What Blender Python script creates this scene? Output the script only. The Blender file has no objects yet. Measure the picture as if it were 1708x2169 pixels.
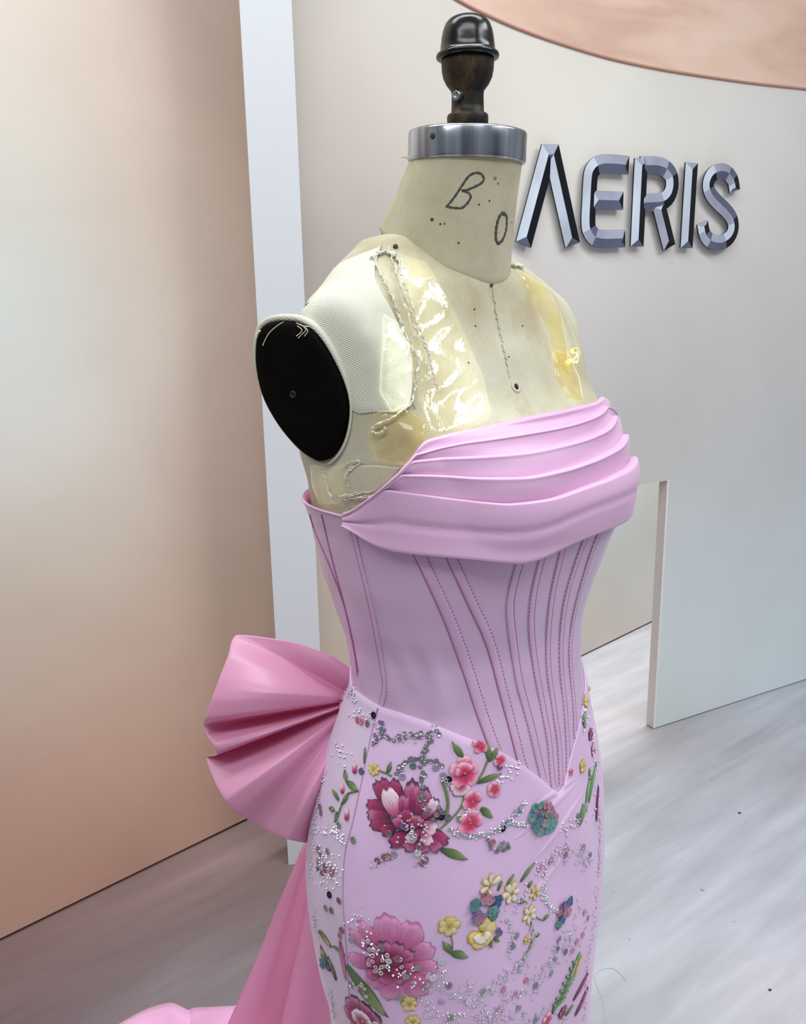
import bpy, bmesh, math, random
import numpy as np
from mathutils import Vector, Matrix
from mathutils.bvhtree import BVHTree
from math import sin, cos, pi, radians, sqrt, atan2
rng = random.Random(7)
S = bpy.context.scene
COL = S.collection

# ------------------------------------------------------------------ camera
W, H, FPX = 1708., 2169., 1820.
CAM_H, PITCH, ROLL = 1.42, radians(13.8), radians(-1.06)
cd = bpy.data.cameras.new('camera'); cam = bpy.data.objects.new('camera', cd); COL.objects.link(cam)
cd.sensor_fit = 'VERTICAL'; cd.sensor_height = 24.; cd.lens = FPX*24./H; cd.clip_start = .02
RM = Matrix.Rotation(pi/2-PITCH, 3, 'X') @ Matrix.Rotation(ROLL, 3, 'Z')
cam.matrix_world = Matrix.Translation((0, 0, CAM_H)) @ RM.to_4x4()
S.camera = cam
CAM = Vector((0, 0, CAM_H))

# ------------------------------------------------------------------ world, lamps, exposure
wd = bpy.data.worlds.new('studio'); S.world = wd; wd.use_nodes = True
bg = wd.node_tree.nodes['Background']; bg.inputs[0].default_value = (.86, .93, 1., 1); bg.inputs[1].default_value = .31
def area(name, loc, target, sx, sy, watts, col=(1, 1, 1)):
    l = bpy.data.lights.new(name, 'AREA'); l.shape = 'RECTANGLE'; l.size = sx; l.size_y = sy; l.energy = watts; l.color = col
    o = bpy.data.objects.new(name, l); COL.objects.link(o); o.location = loc
    o.rotation_euler = (Vector(target)-Vector(loc)).to_track_quat('-Z', 'Y').to_euler()
    return o
area('ceiling_light_front', (-.4, -.9, 3.2), (-.4, -.9, 0), 3.0, .6, 54, (.97, .985, 1))
area('ceiling_light_middle', (-.1, 1.0, 3.2), (-.1, 1.0, 0), 2.6, .5, 42, (.97, .985, 1))
area('ceiling_light_right', (2.2, .3, 3.2), (2.2, .3, 0), .8, 2.2, 62, (.97, .985, 1))
area('ceiling_light_rear', (1.3, 3.35, 3.2), (1.3, 3.35, 0), 1.2, .3, 110, (.97, .985, 1))
vs = S.view_settings
vs.view_transform = 'Standard'; vs.look = 'None'; vs.gamma = 1; vs.exposure = 0.0; vs.use_curve_mapping = False

# ------------------------------------------------------------------ helpers: pixels, meshes, materials
def ray(x, y):
    d = RM @ Vector(((x-W/2)/FPX, -(y-H/2)/FPX, -1)); return d.normalized()
def on_plane(x, y, p0, n):
    d = ray(x, y); return CAM + d*((p0-CAM).dot(n)/d.dot(n))
def on_floor(x, y, z=0.): return on_plane(x, y, Vector((0, 0, z)), Vector((0, 0, 1)))
def at_depth(x, y, Y):
    d = ray(x, y); return CAM + d*(Y/d.y)

def sRGB(r, g, b):
    f = lambda c: (c/255/12.92) if c/255 <= .04045 else ((c/255+.055)/1.055)**2.4
    return (f(r), f(g), f(b), 1)

ROOT = {}
def base_of(o):
    v = Vector((0, 0, 0))
    while o is not None:
        v = v + o.location; o = o.parent
    return v
def tag(o, label=None, cat=None, group=None, kind=None):
    if label: o['label'] = label
    if cat: o['category'] = cat
    if group: o['group'] = group
    if kind: o['kind'] = kind
    return o
def empty(name, loc, label, cat, group=None):
    o = bpy.data.objects.new(name, None); o.empty_display_size = .1; COL.objects.link(o); o.location = loc
    return tag(o, label, cat, group)
def mesh(name, verts, faces, mat, parent=None, smooth=True, uv=None, label=None, kind=None, loc=None):
    b = base_of(parent)
    if loc is not None: b = Vector(loc)
    me = bpy.data.meshes.new(name)
    me.from_pydata([(v[0]-b.x, v[1]-b.y, v[2]-b.z) for v in verts], [], faces)
    if uv is not None:
        ul = me.uv_layers.new(name='UVMap'); arr = np.asarray(uv, np.float32)
        li = np.empty(len(me.loops), np.int32); me.loops.foreach_get('vertex_index', li)
        ul.data.foreach_set('uv', arr[li].ravel())
    if smooth: me.polygons.foreach_set('use_smooth', [True]*len(me.polygons))
    if isinstance(mat, (list, tuple)):
        for m in mat: me.materials.append(m)
    elif mat: me.materials.append(mat)
    me.update()
    o = bpy.data.objects.new(name, me); COL.objects.link(o)
    if parent is not None: o.parent = parent
    elif loc is not None: o.location = loc
    return tag(o, label=label, kind=kind)
def gridf(ni, nj, closed=False, off=0, flip=False):
    f = []
    for i in range(ni-1):
        for j in range(nj if closed else nj-1):
            k = (j+1) % nj
            q = (off+i*nj+j, off+i*nj+k, off+(i+1)*nj+k, off+(i+1)*nj+j)
            f.append(q[::-1] if flip else q)
    return f
class MB:
    def __init__(s): s.v = []; s.f = []; s.uv = []
    def add(s, v, f, uv=None):
        o = len(s.v); s.v += [tuple(p) for p in v]; s.f += [tuple(i+o for i in q) for q in f]
        s.uv += list(uv) if uv is not None else [(0, 0)]*len(v)
    def build(s, name, mat, parent=None, **k): return mesh(name, s.v, s.f, mat, parent, uv=s.uv, **k)
def tube(pts, r, seg=6, cap=True, closed=False):
    pts = [Vector(p) for p in pts]; n = len(pts); V = []
    up = Vector((.13, .2, 1)).normalized()
    for i, p in enumerate(pts):
        a = pts[(i-1) % n] if (i or closed) else pts[0]; b = pts[(i+1) % n] if (i < n-1 or closed) else pts[-1]
        t = (b-a).normalized() if (b-a).length > 1e-9 else Vector((1, 0, 0))
        x = t.cross(up); x = x.normalized() if x.length > 1e-4 else t.orthogonal().normalized(); y = x.cross(t)
        rr = r[i] if hasattr(r, '__len__') else r
        for k in range(seg): V.append(p + (x*cos(2*pi*k/seg)+y*sin(2*pi*k/seg))*rr)
    F = gridf(n, seg, True)
    if closed:
        for k in range(seg): F.append(((n-1)*seg+k, (n-1)*seg+(k+1) % seg, (k+1) % seg, k))
    elif cap: F += [tuple(range(seg)), tuple((n-1)*seg+k for k in range(seg))[::-1]]
    return V, F
def lathe(prof, seg, O, up=Vector((0, 0, 1))):
    up = Vector(up).normalized(); x = up.orthogonal().normalized(); y = up.cross(x); V = []
    for r, h in prof:
        for k in range(seg): V.append(O + up*h + (x*cos(2*pi*k/seg)+y*sin(2*pi*k/seg))*r)
    F = gridf(len(prof), seg, True)
    F += [tuple(range(seg))[::-1], tuple((len(prof)-1)*seg+k for k in range(seg))]
    return V, F
def boxv(p, ex, ey, ez):
    p = Vector(p); V = [p+ex*i+ey*j+ez*k for k in (0, 1) for j in (0, 1) for i in (0, 1)]
    return V, [(0, 2, 3, 1), (4, 5, 7, 6), (0, 1, 5, 4), (2, 6, 7, 3), (0, 4, 6, 2), (1, 3, 7, 5)]
def catmull(P, n):
    P = np.asarray(P, float); m = len(P); out = []
    for q in np.linspace(0, m-1, n):
        i = min(int(q), m-2); f = q-i
        p0 = P[max(i-1, 0)]; p1 = P[i]; p2 = P[i+1]; p3 = P[min(i+2, m-1)]
        out.append(.5*((2*p1)+(-p0+p2)*f+(2*p0-5*p1+4*p2-p3)*f*f+(-p0+3*p1-3*p2+p3)*f**3))
    return np.array(out)
def even(P, n):
    P = np.asarray(catmull(P, 160)); d = np.r_[0, np.cumsum(np.linalg.norm(np.diff(P[:, :2], axis=0), axis=1))]
    q = np.linspace(0, d[-1], n); return np.stack([np.interp(q, d, P[:, k]) for k in range(P.shape[1])], 1)

class NT:
    """small node-tree builder"""
    def __init__(s, name):
        s.m = bpy.data.materials.new(name); s.m.use_nodes = True; s.t = s.m.node_tree
        s.p = s.t.nodes['Principled BSDF']; s.out = s.t.nodes['Material Output']
    def n(s, typ, **k):
        x = s.t.nodes.new(typ)
        for a, v in k.items():
            if a.startswith('i_'):
                key = a[2:]; key = int(key) if key.isdigit() else key
                s.set(x.inputs[key], v)
            else: setattr(x, a, v)
        return x
    def set(s, sock, v):
        if isinstance(v, bpy.types.NodeSocket): s.t.links.new(v, sock)
        else: sock.default_value = v
    def link(s, a, b): s.t.links.new(a, b)
    def math(s, op, a, b=0., c=None):
        x = s.n('ShaderNodeMath', operation=op); s.set(x.inputs[0], a); s.set(x.inputs[1], b)
        if c is not None: s.set(x.inputs[2], c)
        return x.outputs[0]
    def mix(s, f, a, b, mode='MIX'):
        x = s.n('ShaderNodeMix', data_type='RGBA', blend_type=mode); s.set(x.inputs[0], f); s.set(x.inputs[6], a); s.set(x.inputs[7], b)
        return x.outputs[2]
    def coord(s, kind='Object'): return s.n('ShaderNodeTexCoord').outputs[kind]
    def mapping(s, v, scale=(1, 1, 1), rot=(0, 0, 0), loc=(0, 0, 0)):
        x = s.n('ShaderNodeMapping'); s.link(v, x.inputs[0]); x.inputs['Scale'].default_value = scale; x.inputs['Rotation'].default_value = rot; x.inputs['Location'].default_value = loc
        return x.outputs[0]
    def noise(s, v, scale, detail=3, rough=.5, dist=0.):
        x = s.n('ShaderNodeTexNoise'); s.link(v, x.inputs['Vector']); x.inputs['Scale'].default_value = scale; x.inputs['Detail'].default_value = detail
        x.inputs['Roughness'].default_value = rough; x.inputs['Distortion'].default_value = dist
        return x.outputs[0]
    def ramp(s, f, stops, interp='LINEAR'):
        x = s.n('ShaderNodeValToRGB'); s.link(f, x.inputs[0]); cr = x.color_ramp; cr.interpolation = interp
        while len(cr.elements) < len(stops): cr.elements.new(.5)
        for e, (p, c) in zip(cr.elements, stops):
            e.position = p; e.color = c if hasattr(c, '__len__') else (c, c, c, 1)
        return x.outputs[0]
    def bump(s, h, dist=.001, strength=1.):
        x = s.n('ShaderNodeBump'); s.link(h, x.inputs['Height']); x.inputs['Distance'].default_value = dist; x.inputs['Strength'].default_value = strength
        s.link(x.outputs[0], s.p.inputs['Normal']); return x.outputs[0]
    def P(s, **k):
        for a, v in k.items(): s.set(s.p.inputs[a.replace('_', ' ')], v)
        return s.m
def simple(name, col, rough=.5, metal=0., **k):
    t = NT(name); t.P(Base_Color=col, Roughness=rough, Metallic=metal, **k); return t.m
def mural(t, pts, power=2., warp=.0, wscale=1.):
    """soft printed colour field: inverse-distance blend of colour patches on the print, in object coordinates"""
    v = t.coord()
    if warp:
        nz = t.n('ShaderNodeTexNoise'); t.link(v, nz.inputs['Vector']); nz.inputs['Scale'].default_value = wscale; nz.inputs['Detail'].default_value = 4
        vm = t.n('ShaderNodeVectorMath', operation='MULTIPLY_ADD'); t.link(nz.outputs[1], vm.inputs[0]); vm.inputs[1].default_value = (warp,)*3
        t.link(v, vm.inputs[2]); v = vm.outputs[0]
    ws = None; cs = None
    for p, c in pts:
        d = t.n('ShaderNodeVectorMath', operation='DISTANCE'); t.link(v, d.inputs[0]); d.inputs[1].default_value = tuple(a+warp*.5 for a in p)
        w = t.math('DIVIDE', 1., t.math('ADD', t.math('POWER', d.outputs['Value'], power), .006))
        sc = t.n('ShaderNodeVectorMath', operation='SCALE'); sc.inputs[0].default_value = c[:3]; t.link(w, sc.inputs['Scale'])
        if ws is None: ws, cs = w, sc.outputs[0]
        else:
            ws = t.math('ADD', ws, w); a = t.n('ShaderNodeVectorMath', operation='ADD'); t.link(cs, a.inputs[0]); t.link(sc.outputs[0], a.inputs[1]); cs = a.outputs[0]
    dv = t.n('ShaderNodeVectorMath', operation='SCALE'); t.link(cs, dv.inputs[0]); t.link(t.math('DIVIDE', 1., ws), dv.inputs['Scale'])
    return dv.outputs[0]

# ================================================================== THE SETTING
Z3 = Vector((0, 0, 1))
PD = Vector((.88345, .46853, 0)); PN = Vector((.46853, -.88345, 0))      # panel direction, panel front normal
PA = Vector((.84409, 2.64482, 0))                                          # foot of the opening's right jamb
def on_panel(x, y, out=0.): return on_plane(x, y, PA+PN*out, PN)
WA = Vector((-.949, 1.694, 0)); WD = (Vector((.699, 3.236, 0))-WA).normalized(); WN = Vector((WD.y, -WD.x, 0))
def on_wall(x, y): return on_plane(x, y, WA, WN)
GAIN = 1.0
def alb(r, g, b, k=1., ds=0.):
    c = sRGB(r, g, b); y = .3*c[0]+.6*c[1]+.1*c[2]; return tuple(min(.95, (v*(1-ds)+y*ds)*GAIN*k) for v in c[:3])+(1,)

# ---- floor: printed vinyl with long pale streaks
t = NT('floor_print')
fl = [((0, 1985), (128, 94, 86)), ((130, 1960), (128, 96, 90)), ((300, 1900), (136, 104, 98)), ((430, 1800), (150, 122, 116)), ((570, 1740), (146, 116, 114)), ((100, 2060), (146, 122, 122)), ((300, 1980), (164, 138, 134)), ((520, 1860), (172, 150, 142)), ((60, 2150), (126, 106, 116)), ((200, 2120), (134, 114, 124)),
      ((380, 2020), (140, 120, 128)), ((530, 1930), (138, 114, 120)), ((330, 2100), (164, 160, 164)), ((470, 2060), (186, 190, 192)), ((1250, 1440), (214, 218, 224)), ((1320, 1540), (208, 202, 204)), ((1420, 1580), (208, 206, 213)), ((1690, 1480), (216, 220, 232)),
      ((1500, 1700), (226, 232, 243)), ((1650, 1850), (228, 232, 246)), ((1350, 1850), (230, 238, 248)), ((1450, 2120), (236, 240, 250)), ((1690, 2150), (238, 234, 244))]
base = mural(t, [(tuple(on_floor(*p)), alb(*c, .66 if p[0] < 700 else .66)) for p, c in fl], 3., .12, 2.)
v = t.coord()
vr = t.mapping(v, (1, 1, 1), (0, 0, radians(-38)))
str1 = t.noise(t.mapping(vr, (.9, 6., 1)), 1.5, 5, .55, .5)
str2 = t.noise(t.mapping(vr, (2., 15., 1)), 1.4, 4, .6, .6)
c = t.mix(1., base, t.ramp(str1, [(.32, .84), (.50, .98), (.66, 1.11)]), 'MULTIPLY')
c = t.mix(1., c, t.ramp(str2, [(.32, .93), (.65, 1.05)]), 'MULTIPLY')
spk = t.noise(v, 55, 1, .3)
c = t.mix(t.ramp(spk, [(.80, 0.), (.82, .5)]), c, sRGB(90, 88, 95))
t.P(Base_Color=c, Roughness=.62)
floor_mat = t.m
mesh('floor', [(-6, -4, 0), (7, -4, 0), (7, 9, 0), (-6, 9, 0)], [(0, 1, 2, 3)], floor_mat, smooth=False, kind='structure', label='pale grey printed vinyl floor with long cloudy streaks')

# ---- back wall: peach printed backdrop
t = NT('backdrop_print')
wl = [((10, 60), (222, 208, 190)), ((0, 350), (216, 214, 198)), ((0, 650), (212, 226, 220)), ((60, 900), (216, 218, 210)), ((250, 150), (212, 188, 168)), ((430, 40), (176, 150, 134)), ((490, 180), (184, 152, 132)),
      ((330, 420), (206, 184, 166)), ((520, 400), (190, 166, 142)), ((300, 750), (212, 198, 180)), ((520, 760), (202, 174, 154)), ((480, 960), (206, 172, 154)), ((150, 1120), (208, 198, 178)), ((430, 1180), (198, 172, 146)),
      ((100, 1350), (204, 182, 156)), ((330, 1430), (202, 166, 138)), ((180, 1620), (206, 162, 134)), ((420, 1640), (206, 158, 132)), ((60, 1800), (198, 150, 122)), ((250, 1850), (186, 132, 110)),
      ((1290, 1110), (205, 222, 224)), ((1330, 1230), (212, 222, 216)), ((1300, 1330), (222, 206, 190)), ((1250, 1300), (220, 212, 198))]
base = mural(t, [(tuple(on_wall(*p)), alb(*c, 1.04, .22)) for p, c in wl], 2.8, .10, 3.)
v = t.coord()
c = t.mix(1., base, t.ramp(t.noise(v, 2.2, 4, .5, .4), [(.3, .95), (.7, 1.04)]), 'MULTIPLY')
t.P(Base_Color=c, Roughness=.5)
t.bump(t.noise(t.mapping(v, (1, 1, 2.2)), 2.2, 2, .5, 1.), .012, .12)
wall_mat = t.m
p0 = WA-WD*1.9; V, F = boxv(p0+Z3*.008-WN*.04, WD*7.5, WN*.04, Z3*3.3)
mesh('wall_back', V, F, wall_mat, smooth=False, kind='structure', label='peach and cream printed backdrop wall behind the gown')

# ---- right panel with a low opening, its white post, the peach arc and the letters printed as shaded chrome
t = NT('panel_print')
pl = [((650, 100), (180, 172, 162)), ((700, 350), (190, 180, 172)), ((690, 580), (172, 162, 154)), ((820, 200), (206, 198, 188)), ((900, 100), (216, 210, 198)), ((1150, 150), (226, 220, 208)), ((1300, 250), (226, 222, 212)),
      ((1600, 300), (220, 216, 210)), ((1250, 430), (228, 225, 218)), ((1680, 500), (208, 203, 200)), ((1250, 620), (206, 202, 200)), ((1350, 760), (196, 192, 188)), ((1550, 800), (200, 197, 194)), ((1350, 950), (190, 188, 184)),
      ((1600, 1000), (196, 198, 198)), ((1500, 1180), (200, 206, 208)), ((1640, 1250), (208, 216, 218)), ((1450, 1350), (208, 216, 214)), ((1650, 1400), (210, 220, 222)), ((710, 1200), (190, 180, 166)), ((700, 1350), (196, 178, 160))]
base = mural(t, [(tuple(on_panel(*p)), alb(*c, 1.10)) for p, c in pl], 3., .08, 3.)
v = t.coord()
c = t.mix(1., base, t.ramp(t.noise(v, 2.5, 4, .5, .6), [(.3, .96), (.7, 1.04)]), 'MULTIPLY')
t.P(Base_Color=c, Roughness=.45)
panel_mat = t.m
board = simple('painted_board_edge', alb(206, 200, 196), .5)
ptop, sl, so, sr, zo, th = 3.2, -1.21, -.72, -.012, .858, .036
def pp(s, z, o=0.): return PA+PD*s+Z3*z+PN*o
mb = MB()
ring = [(sl, .004), (so, .004), (so, zo), (sr, zo), (sr, .004), (2.6, .004), (2.6, ptop), (sl, ptop)]
n = len(ring); Vf = [pp(s, z) for s, z in ring]; Vb = [pp(s, z, -th) for s, z in ring]
me_f = [(0, 1, 2, 7), (2, 3, 6, 7), (3, 4, 5, 6)]
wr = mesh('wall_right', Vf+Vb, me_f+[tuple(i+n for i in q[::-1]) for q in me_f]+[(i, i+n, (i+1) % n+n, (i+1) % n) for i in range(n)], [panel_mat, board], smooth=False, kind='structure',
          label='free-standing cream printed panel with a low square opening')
for i, p in enumerate(wr.data.polygons): p.material_index = 0 if i < 3 else 1
# thin edge moulding round the opening's right side
V, F = boxv(pp(sr-.003, .004, 0), PD*.007, PN*.002, Z3*(zo-.004)); mesh('edge_strip', V, F, simple('edge_white', alb(232, 230, 226), .4), wr, smooth=False)
# white post at the panel's left end
postm = simple('post_white', alb(228, 233, 236, .84), .45)
fb = on_floor(610, 1832); vd = Vector((fb.x, fb.y, 0)).normalized(); pxn = Vector((vd.y, -vd.x, 0))
fr_ = on_plane(678, 1370, fb, vd); fl_ = on_plane(585, 1370, fb, vd)
V, F = boxv(Vector((fl_.x, fl_.y, 0)), pxn*(fr_-fl_).dot(pxn), vd*.08, Z3*3.2)
mesh('trim_1', V, F, postm, smooth=False, kind='structure', label='plain white upright post at the end of the panel')
# peach arc print
arc_px = [(955, -8), (1010, 22), (1100, 62), (1200, 97), (1300, 126), (1400, 147), (1500, 163), (1600, 177), (1712, 189), (1800, 198), (1900, 204), (2100, 214), (2400, 222), (2700, 224)]
lo = catmull([(tuple(on_panel(x, y))) for x, y in arc_px], 60)
t = NT('arc_print'); v = t.coord()
c = t.ramp(t.noise(t.mapping(v, (1.2, 1.2, 5.)), 2.2, 5, .5, .7), [(.28, alb(216, 178, 158)), (.5, alb(234, 200, 178)), (.68, alb(240, 210, 192))])
t.P(Base_Color=c, Roughness=.45); arc_mat = t.m
V = []
for p in lo:
    p = Vector(p); V += [p+PN*.0005, p+PN*.003, Vector((p.x, p.y, 3.19))+PN*.003]
mesh('arc_print', V, gridf(60, 3, flip=True), arc_mat, wr, smooth=False, label='peach cloud arc printed at the top of the panel')
rim = [Vector(p)+PN*.003 for p in lo]
V, F = tube(rim, .0035, 6); mesh('arc_rim', V, F, simple('arc_rim', alb(198, 150, 130), .5), wr)

# ---- printed-metal lettering standing a little off the panel
def metal(nm, c): 
    t = NT(nm); v = t.coord()
    k = t.mix(1., c, t.ramp(t.noise(t.mapping(v, (1, 1, .5)), 9, 3), [(.3, .78), (.7, 1.2)]), 'MULTIPLY')
    t.P(Base_Color=k, Metallic=.35, Roughness=.28); return t.m
LM = [metal('letter_facet_lit', sRGB(226, 236, 250)), metal('letter_facet_half_lit', sRGB(186, 190, 208)), metal('letter_facet_half_shade', sRGB(112, 116, 140)), metal('letter_facet_shade', sRGB(70, 72, 92)), metal('letter_facet_deep_shade', sRGB(20, 22, 32))]  # printed light and shade: one steel in graded tones, picked by facet direction
LS = 3.163
def lp(x, y):
    p = on_panel(1060+x/LS, 300+y/LS)-PA; return (p.dot(PD), p.z)
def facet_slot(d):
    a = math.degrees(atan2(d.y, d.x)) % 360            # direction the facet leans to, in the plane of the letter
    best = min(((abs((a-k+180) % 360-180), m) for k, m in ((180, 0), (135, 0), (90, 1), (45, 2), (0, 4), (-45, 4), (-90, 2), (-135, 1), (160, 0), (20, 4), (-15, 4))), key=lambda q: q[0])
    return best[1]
def stroke(pts, w):
    """chiselled bar along a centre line: base edge, raised ridge, hipped ends; returns verts, faces, facet slots"""
    P = [Vector(p) for p in pts]; n = len(P); V = []; F = []; M = []; hgt = .0040; b0 = .022; bb = .017
    for i, p in enumerate(P):
        t1 = (P[i]-P[i-1]).normalized() if i else None; t2 = (P[i+1]-P[i]).normalized() if i < n-1 else None
        if t1 is None: tt = t2; m = 1
        elif t2 is None: tt = t1; m = 1
        else: tt = (t1+t2).normalized(); m = 1/max(.45, tt.dot(t1))
        nn = Vector((-tt.y, tt.x)); ridge = p.copy()
        if i == 0: ridge = p+t2*w*.8
        if i == n-1: ridge = p-t1*w*.8
        for q, o in ((p+nn*w*m, bb), (p+nn*w*m, b0), (ridge, b0+hgt), (p-nn*w*m, b0), (p-nn*w*m, bb)):
            V.append(pp(q.x, q.y, o))
    for i in range(n-1):
        tt = (P[i+1]-P[i]).normalized(); nn = Vector((-tt.y, tt.x))
        for j, (d, ed) in enumerate(((nn, 1), (nn, 0), (-nn, 0), (-nn, 1))):
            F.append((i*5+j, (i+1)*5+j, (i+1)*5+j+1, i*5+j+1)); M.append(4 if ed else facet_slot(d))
    t0_ = (P[0]-P[1]).normalized(); te = (P[-1]-P[-2]).normalized(); k = (n-1)*5
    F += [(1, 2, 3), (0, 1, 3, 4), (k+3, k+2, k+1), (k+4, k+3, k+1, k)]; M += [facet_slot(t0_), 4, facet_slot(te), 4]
    return V, F, M
sign = empty('wall_sign', pp(-.22, 1.67, .0), 'five raised letters printed as shaded chrome in a row on the cream panel', 'sign')
letters = {'letter_a': [[(124, 694), (284, 96), (318, 96), (452, 698)]],
 'letter_e': [catmull([(826, 166), (740, 158), (660, 155), (608, 172), (577, 214), (568, 280), (562, 400), (556, 520), (562, 590), (596, 640), (650, 655), (730, 654), (802, 652)], 34), [(580, 396), (788, 402)]],
 'letter_r': [catmull([(905, 168), (990, 166), (1060, 182), (1106, 230), (1116, 295), (1100, 360), (1058, 402), (990, 412), (905, 415)], 26), [(1024, 420), (1097, 712)], [(908, 122), (880, 706)]],
 'letter_i': [[(1246, 148), (1212, 716)]],
 'letter_s': [catmull([(1534, 338), (1520, 262), (1478, 214), (1428, 206), (1380, 232), (1356, 290), (1370, 350), (1416, 408), (1474, 464), (1516, 522), (1524, 590), (1496, 648), (1440, 680), (1380, 672), (1336, 628), (1318, 546)], 44)]}
for nm, strokes in letters.items():
    mb = MB(); slots = []
    for k, st in enumerate(strokes):
        w = .0240 if nm != 'letter_s' else .0220
        if nm == 'letter_a': w = .0255
        V, F, M = stroke([lp(*q) for q in st], w); mb.add([v+PN*.0004*k for v in V], F); slots += M
    o = mb.build(nm, LM, sign, smooth=False)
    o.data.polygons.foreach_set('material_index', slots)

# ================================================================== THE FIGURE: one measured hull carries dress form and gown
AX = Vector((.0626, .82, 0)); YAW = radians(44)
FV = Vector((sin(YAW), -cos(YAW), 0)); RU = Vector((-cos(YAW), -sin(YAW), 0))
def loc3(u, v, z): return AX+RU*u+FV*v+Z3*z
#        z     a     front  back   n    shift in x
HT = np.array([
 [0.02, .300, .270, .330, 2.0, 0], [0.20, .235, .190, .240, 2.0, 0], [0.40, .170, .125, .160, 2.1, .004], [0.55, .158, .102, .135, 2.2, .008],
 [0.70, .167, .105, .136, 2.2, .0076], [0.74, .173, .109, .140, 2.2, .0059], [0.78, .176, .110, .141, 2.2, .004], [0.82, .178, .111, .141, 2.2, .0024],
 [0.86, .178, .110, .138, 2.2, .0013], [0.90, .174, .108, .132, 2.2, .0013], [0.94, .167, .105, .123, 2.2, .0011], [0.98, .155, .101, .114, 2.2, .0008],
 [1.02, .140, .097, .104, 2.2, .0022], [1.06, .127, .091, .096, 2.25, .0043], [1.10, .128, .093, .098, 2.3, .0023], [1.14, .137, .104, .105, 2.3, 0],
 [1.18, .147, .116, .114, 2.35, 0], [1.22, .152, .130, .117, 2.4, -.002], [1.26, .156, .129, .117, 2.4, -.004], [1.29, .166, .112, .118, 2.4, -.003], [1.31, .170, .093, .121, 2.4, -.001],
 [1.34, .176, .068, .125, 2.15, 0], [1.37, .177, .055, .125, 2.1, 0], [1.39, .175, .046, .119, 2.1, 0], [1.405, .169, .041, .113, 2.05, 0], [1.42, .155, .037, .106, 2.1, 0],
 [1.435, .133, .032, .098, 2.1, 0], [1.45, .116, .018, .095, 2.0, 0], [1.465, .091, .006, .096, 2.0, 0], [1.475, .076, -.004, .092, 2.0, 0], [1.482, .048, -.015, .075, 2.0, 0]])
def pchip_eval(T, z):
    x = T[:, 0]; i = int(np.clip(np.searchsorted(x, z)-1, 0, len(x)-2)); h = x[i+1]-x[i]; s = min(max((z-x[i])/h, 0), 1)
    def slope(k):
        if k == 0 or k == len(x)-1: return np.zeros(T.shape[1]-1)
        d0 = (T[k, 1:]-T[k-1, 1:])/(x[k]-x[k-1]); d1 = (T[k+1, 1:]-T[k, 1:])/(x[k+1]-x[k])
        return np.where(d0*d1 > 0, 2*d0*d1/(d0+d1+1e-12*np.sign(d0+d1+1e-30)), 0)
    m0, m1 = slope(i)*h, slope(i+1)*h
    a, b = T[i, 1:], T[i+1, 1:]
    return (2*s**3-3*s*s+1)*a+(s**3-2*s*s+s)*m0+(-2*s**3+3*s*s)*b+(s**3-s*s)*m1
#  gathered bust drape has its own, fuller front
DT = np.array([[1.15, .140, .104, .108, 2.4, 0], [1.175, .146, .117, .113, 2.45, 0], [1.19, .149, .1243, .115, 2.5, 0], [1.205, .151, .1342, .116, 2.5, 0], [1.22, .153, .1421, .117, 2.5, 0], [1.235, .154, .1469, .118, 2.5, 0],
 [1.25, .156, .1479, .118, 2.5, 0], [1.265, .158, .1459, .119, 2.5, 0], [1.28, .161, .1385, .12, 2.5, 0], [1.295, .166, .1259, .121, 2.45, 0], [1.31, .171, .1085, .122, 2.4, 0], [1.325, .176, .0870, .122, 2.4, 0], [1.34, .183, .0697, .125, 2.4, 0]])
def ctr_v(z, T):
    if T is not HT: return 0.
    s = min(1, max(0, (z-1.38)/.09)); return -.042*s*s*(3-2*s)
def hull(t, z, off=0., T=HT):
    a, bf, bb, n, hx = pchip_eval(T, z)
    c, s = cos(t), sin(t); cv = ctr_v(z, T)
    u = a*math.copysign(abs(c)**(2/n), c)
    v = (bf-cv if s > 0 else bb+cv)*math.copysign(abs(s)**(2/n), s)
    r = math.hypot(u, v)+1e-9
    k = 1+off/r
    p = loc3(u*k, cv+v*k, z); p.x += hx
    return p
def hull_t(p, T=HT):
    a, bf, bb, n, hx = pchip_eval(T, p.z); cv = ctr_v(p.z, T); q = p-AX; q = Vector((q.x-hx, q.y, 0)); u, v = q.dot(RU), q.dot(FV)-cv
    c = math.copysign(abs(u/a)**(n/2), u); b = bf-cv if v > 0 else bb+cv; s = math.copysign(abs(v/b)**(n/2), v)
    return atan2(s, c)
def grid_hull(ts, zs, off=0., T=HT):
    V = [hull(t, z, off, T) for z in zs for t in ts]; return V
NTH = 144; TS = [2*pi*k/NTH for k in range(NTH)]
def bvh_of(V, F): return BVHTree.FromPolygons([tuple(v) for v in V], F)
_zs = list(np.linspace(.5, 1.475, 150))
BV = bvh_of(grid_hull(TS, _zs, .004), gridf(len(_zs), NTH, True))
_zd = list(np.linspace(1.15, 1.339, 50))
BVD = bvh_of(grid_hull(TS, _zd, 0, DT), gridf(len(_zd), NTH, True))
def hit(x, y, b=None):
    b = b or BV; d = ray(x, y); l, n, i, dist = b.ray_cast(CAM, d)
    if l is None:
        best = None
        for k in range(70):
            q = CAM+d*(.5+.01*k); l2, n2, i2, d2 = b.find_nearest(q)
            if best is None or d2 < best[0]: best = (d2, l2, n2)
        l, n = best[1], best[2]
    if n.dot(l-AX-Z3*l.z) < 0: n = -n
    return l, n
def snap(p, b=None, off=0.):
    l, n, i, d = (b or BV).find_nearest(p)
    if n.dot(l-AX-Z3*l.z) < 0: n = -n
    return l+n*off

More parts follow.
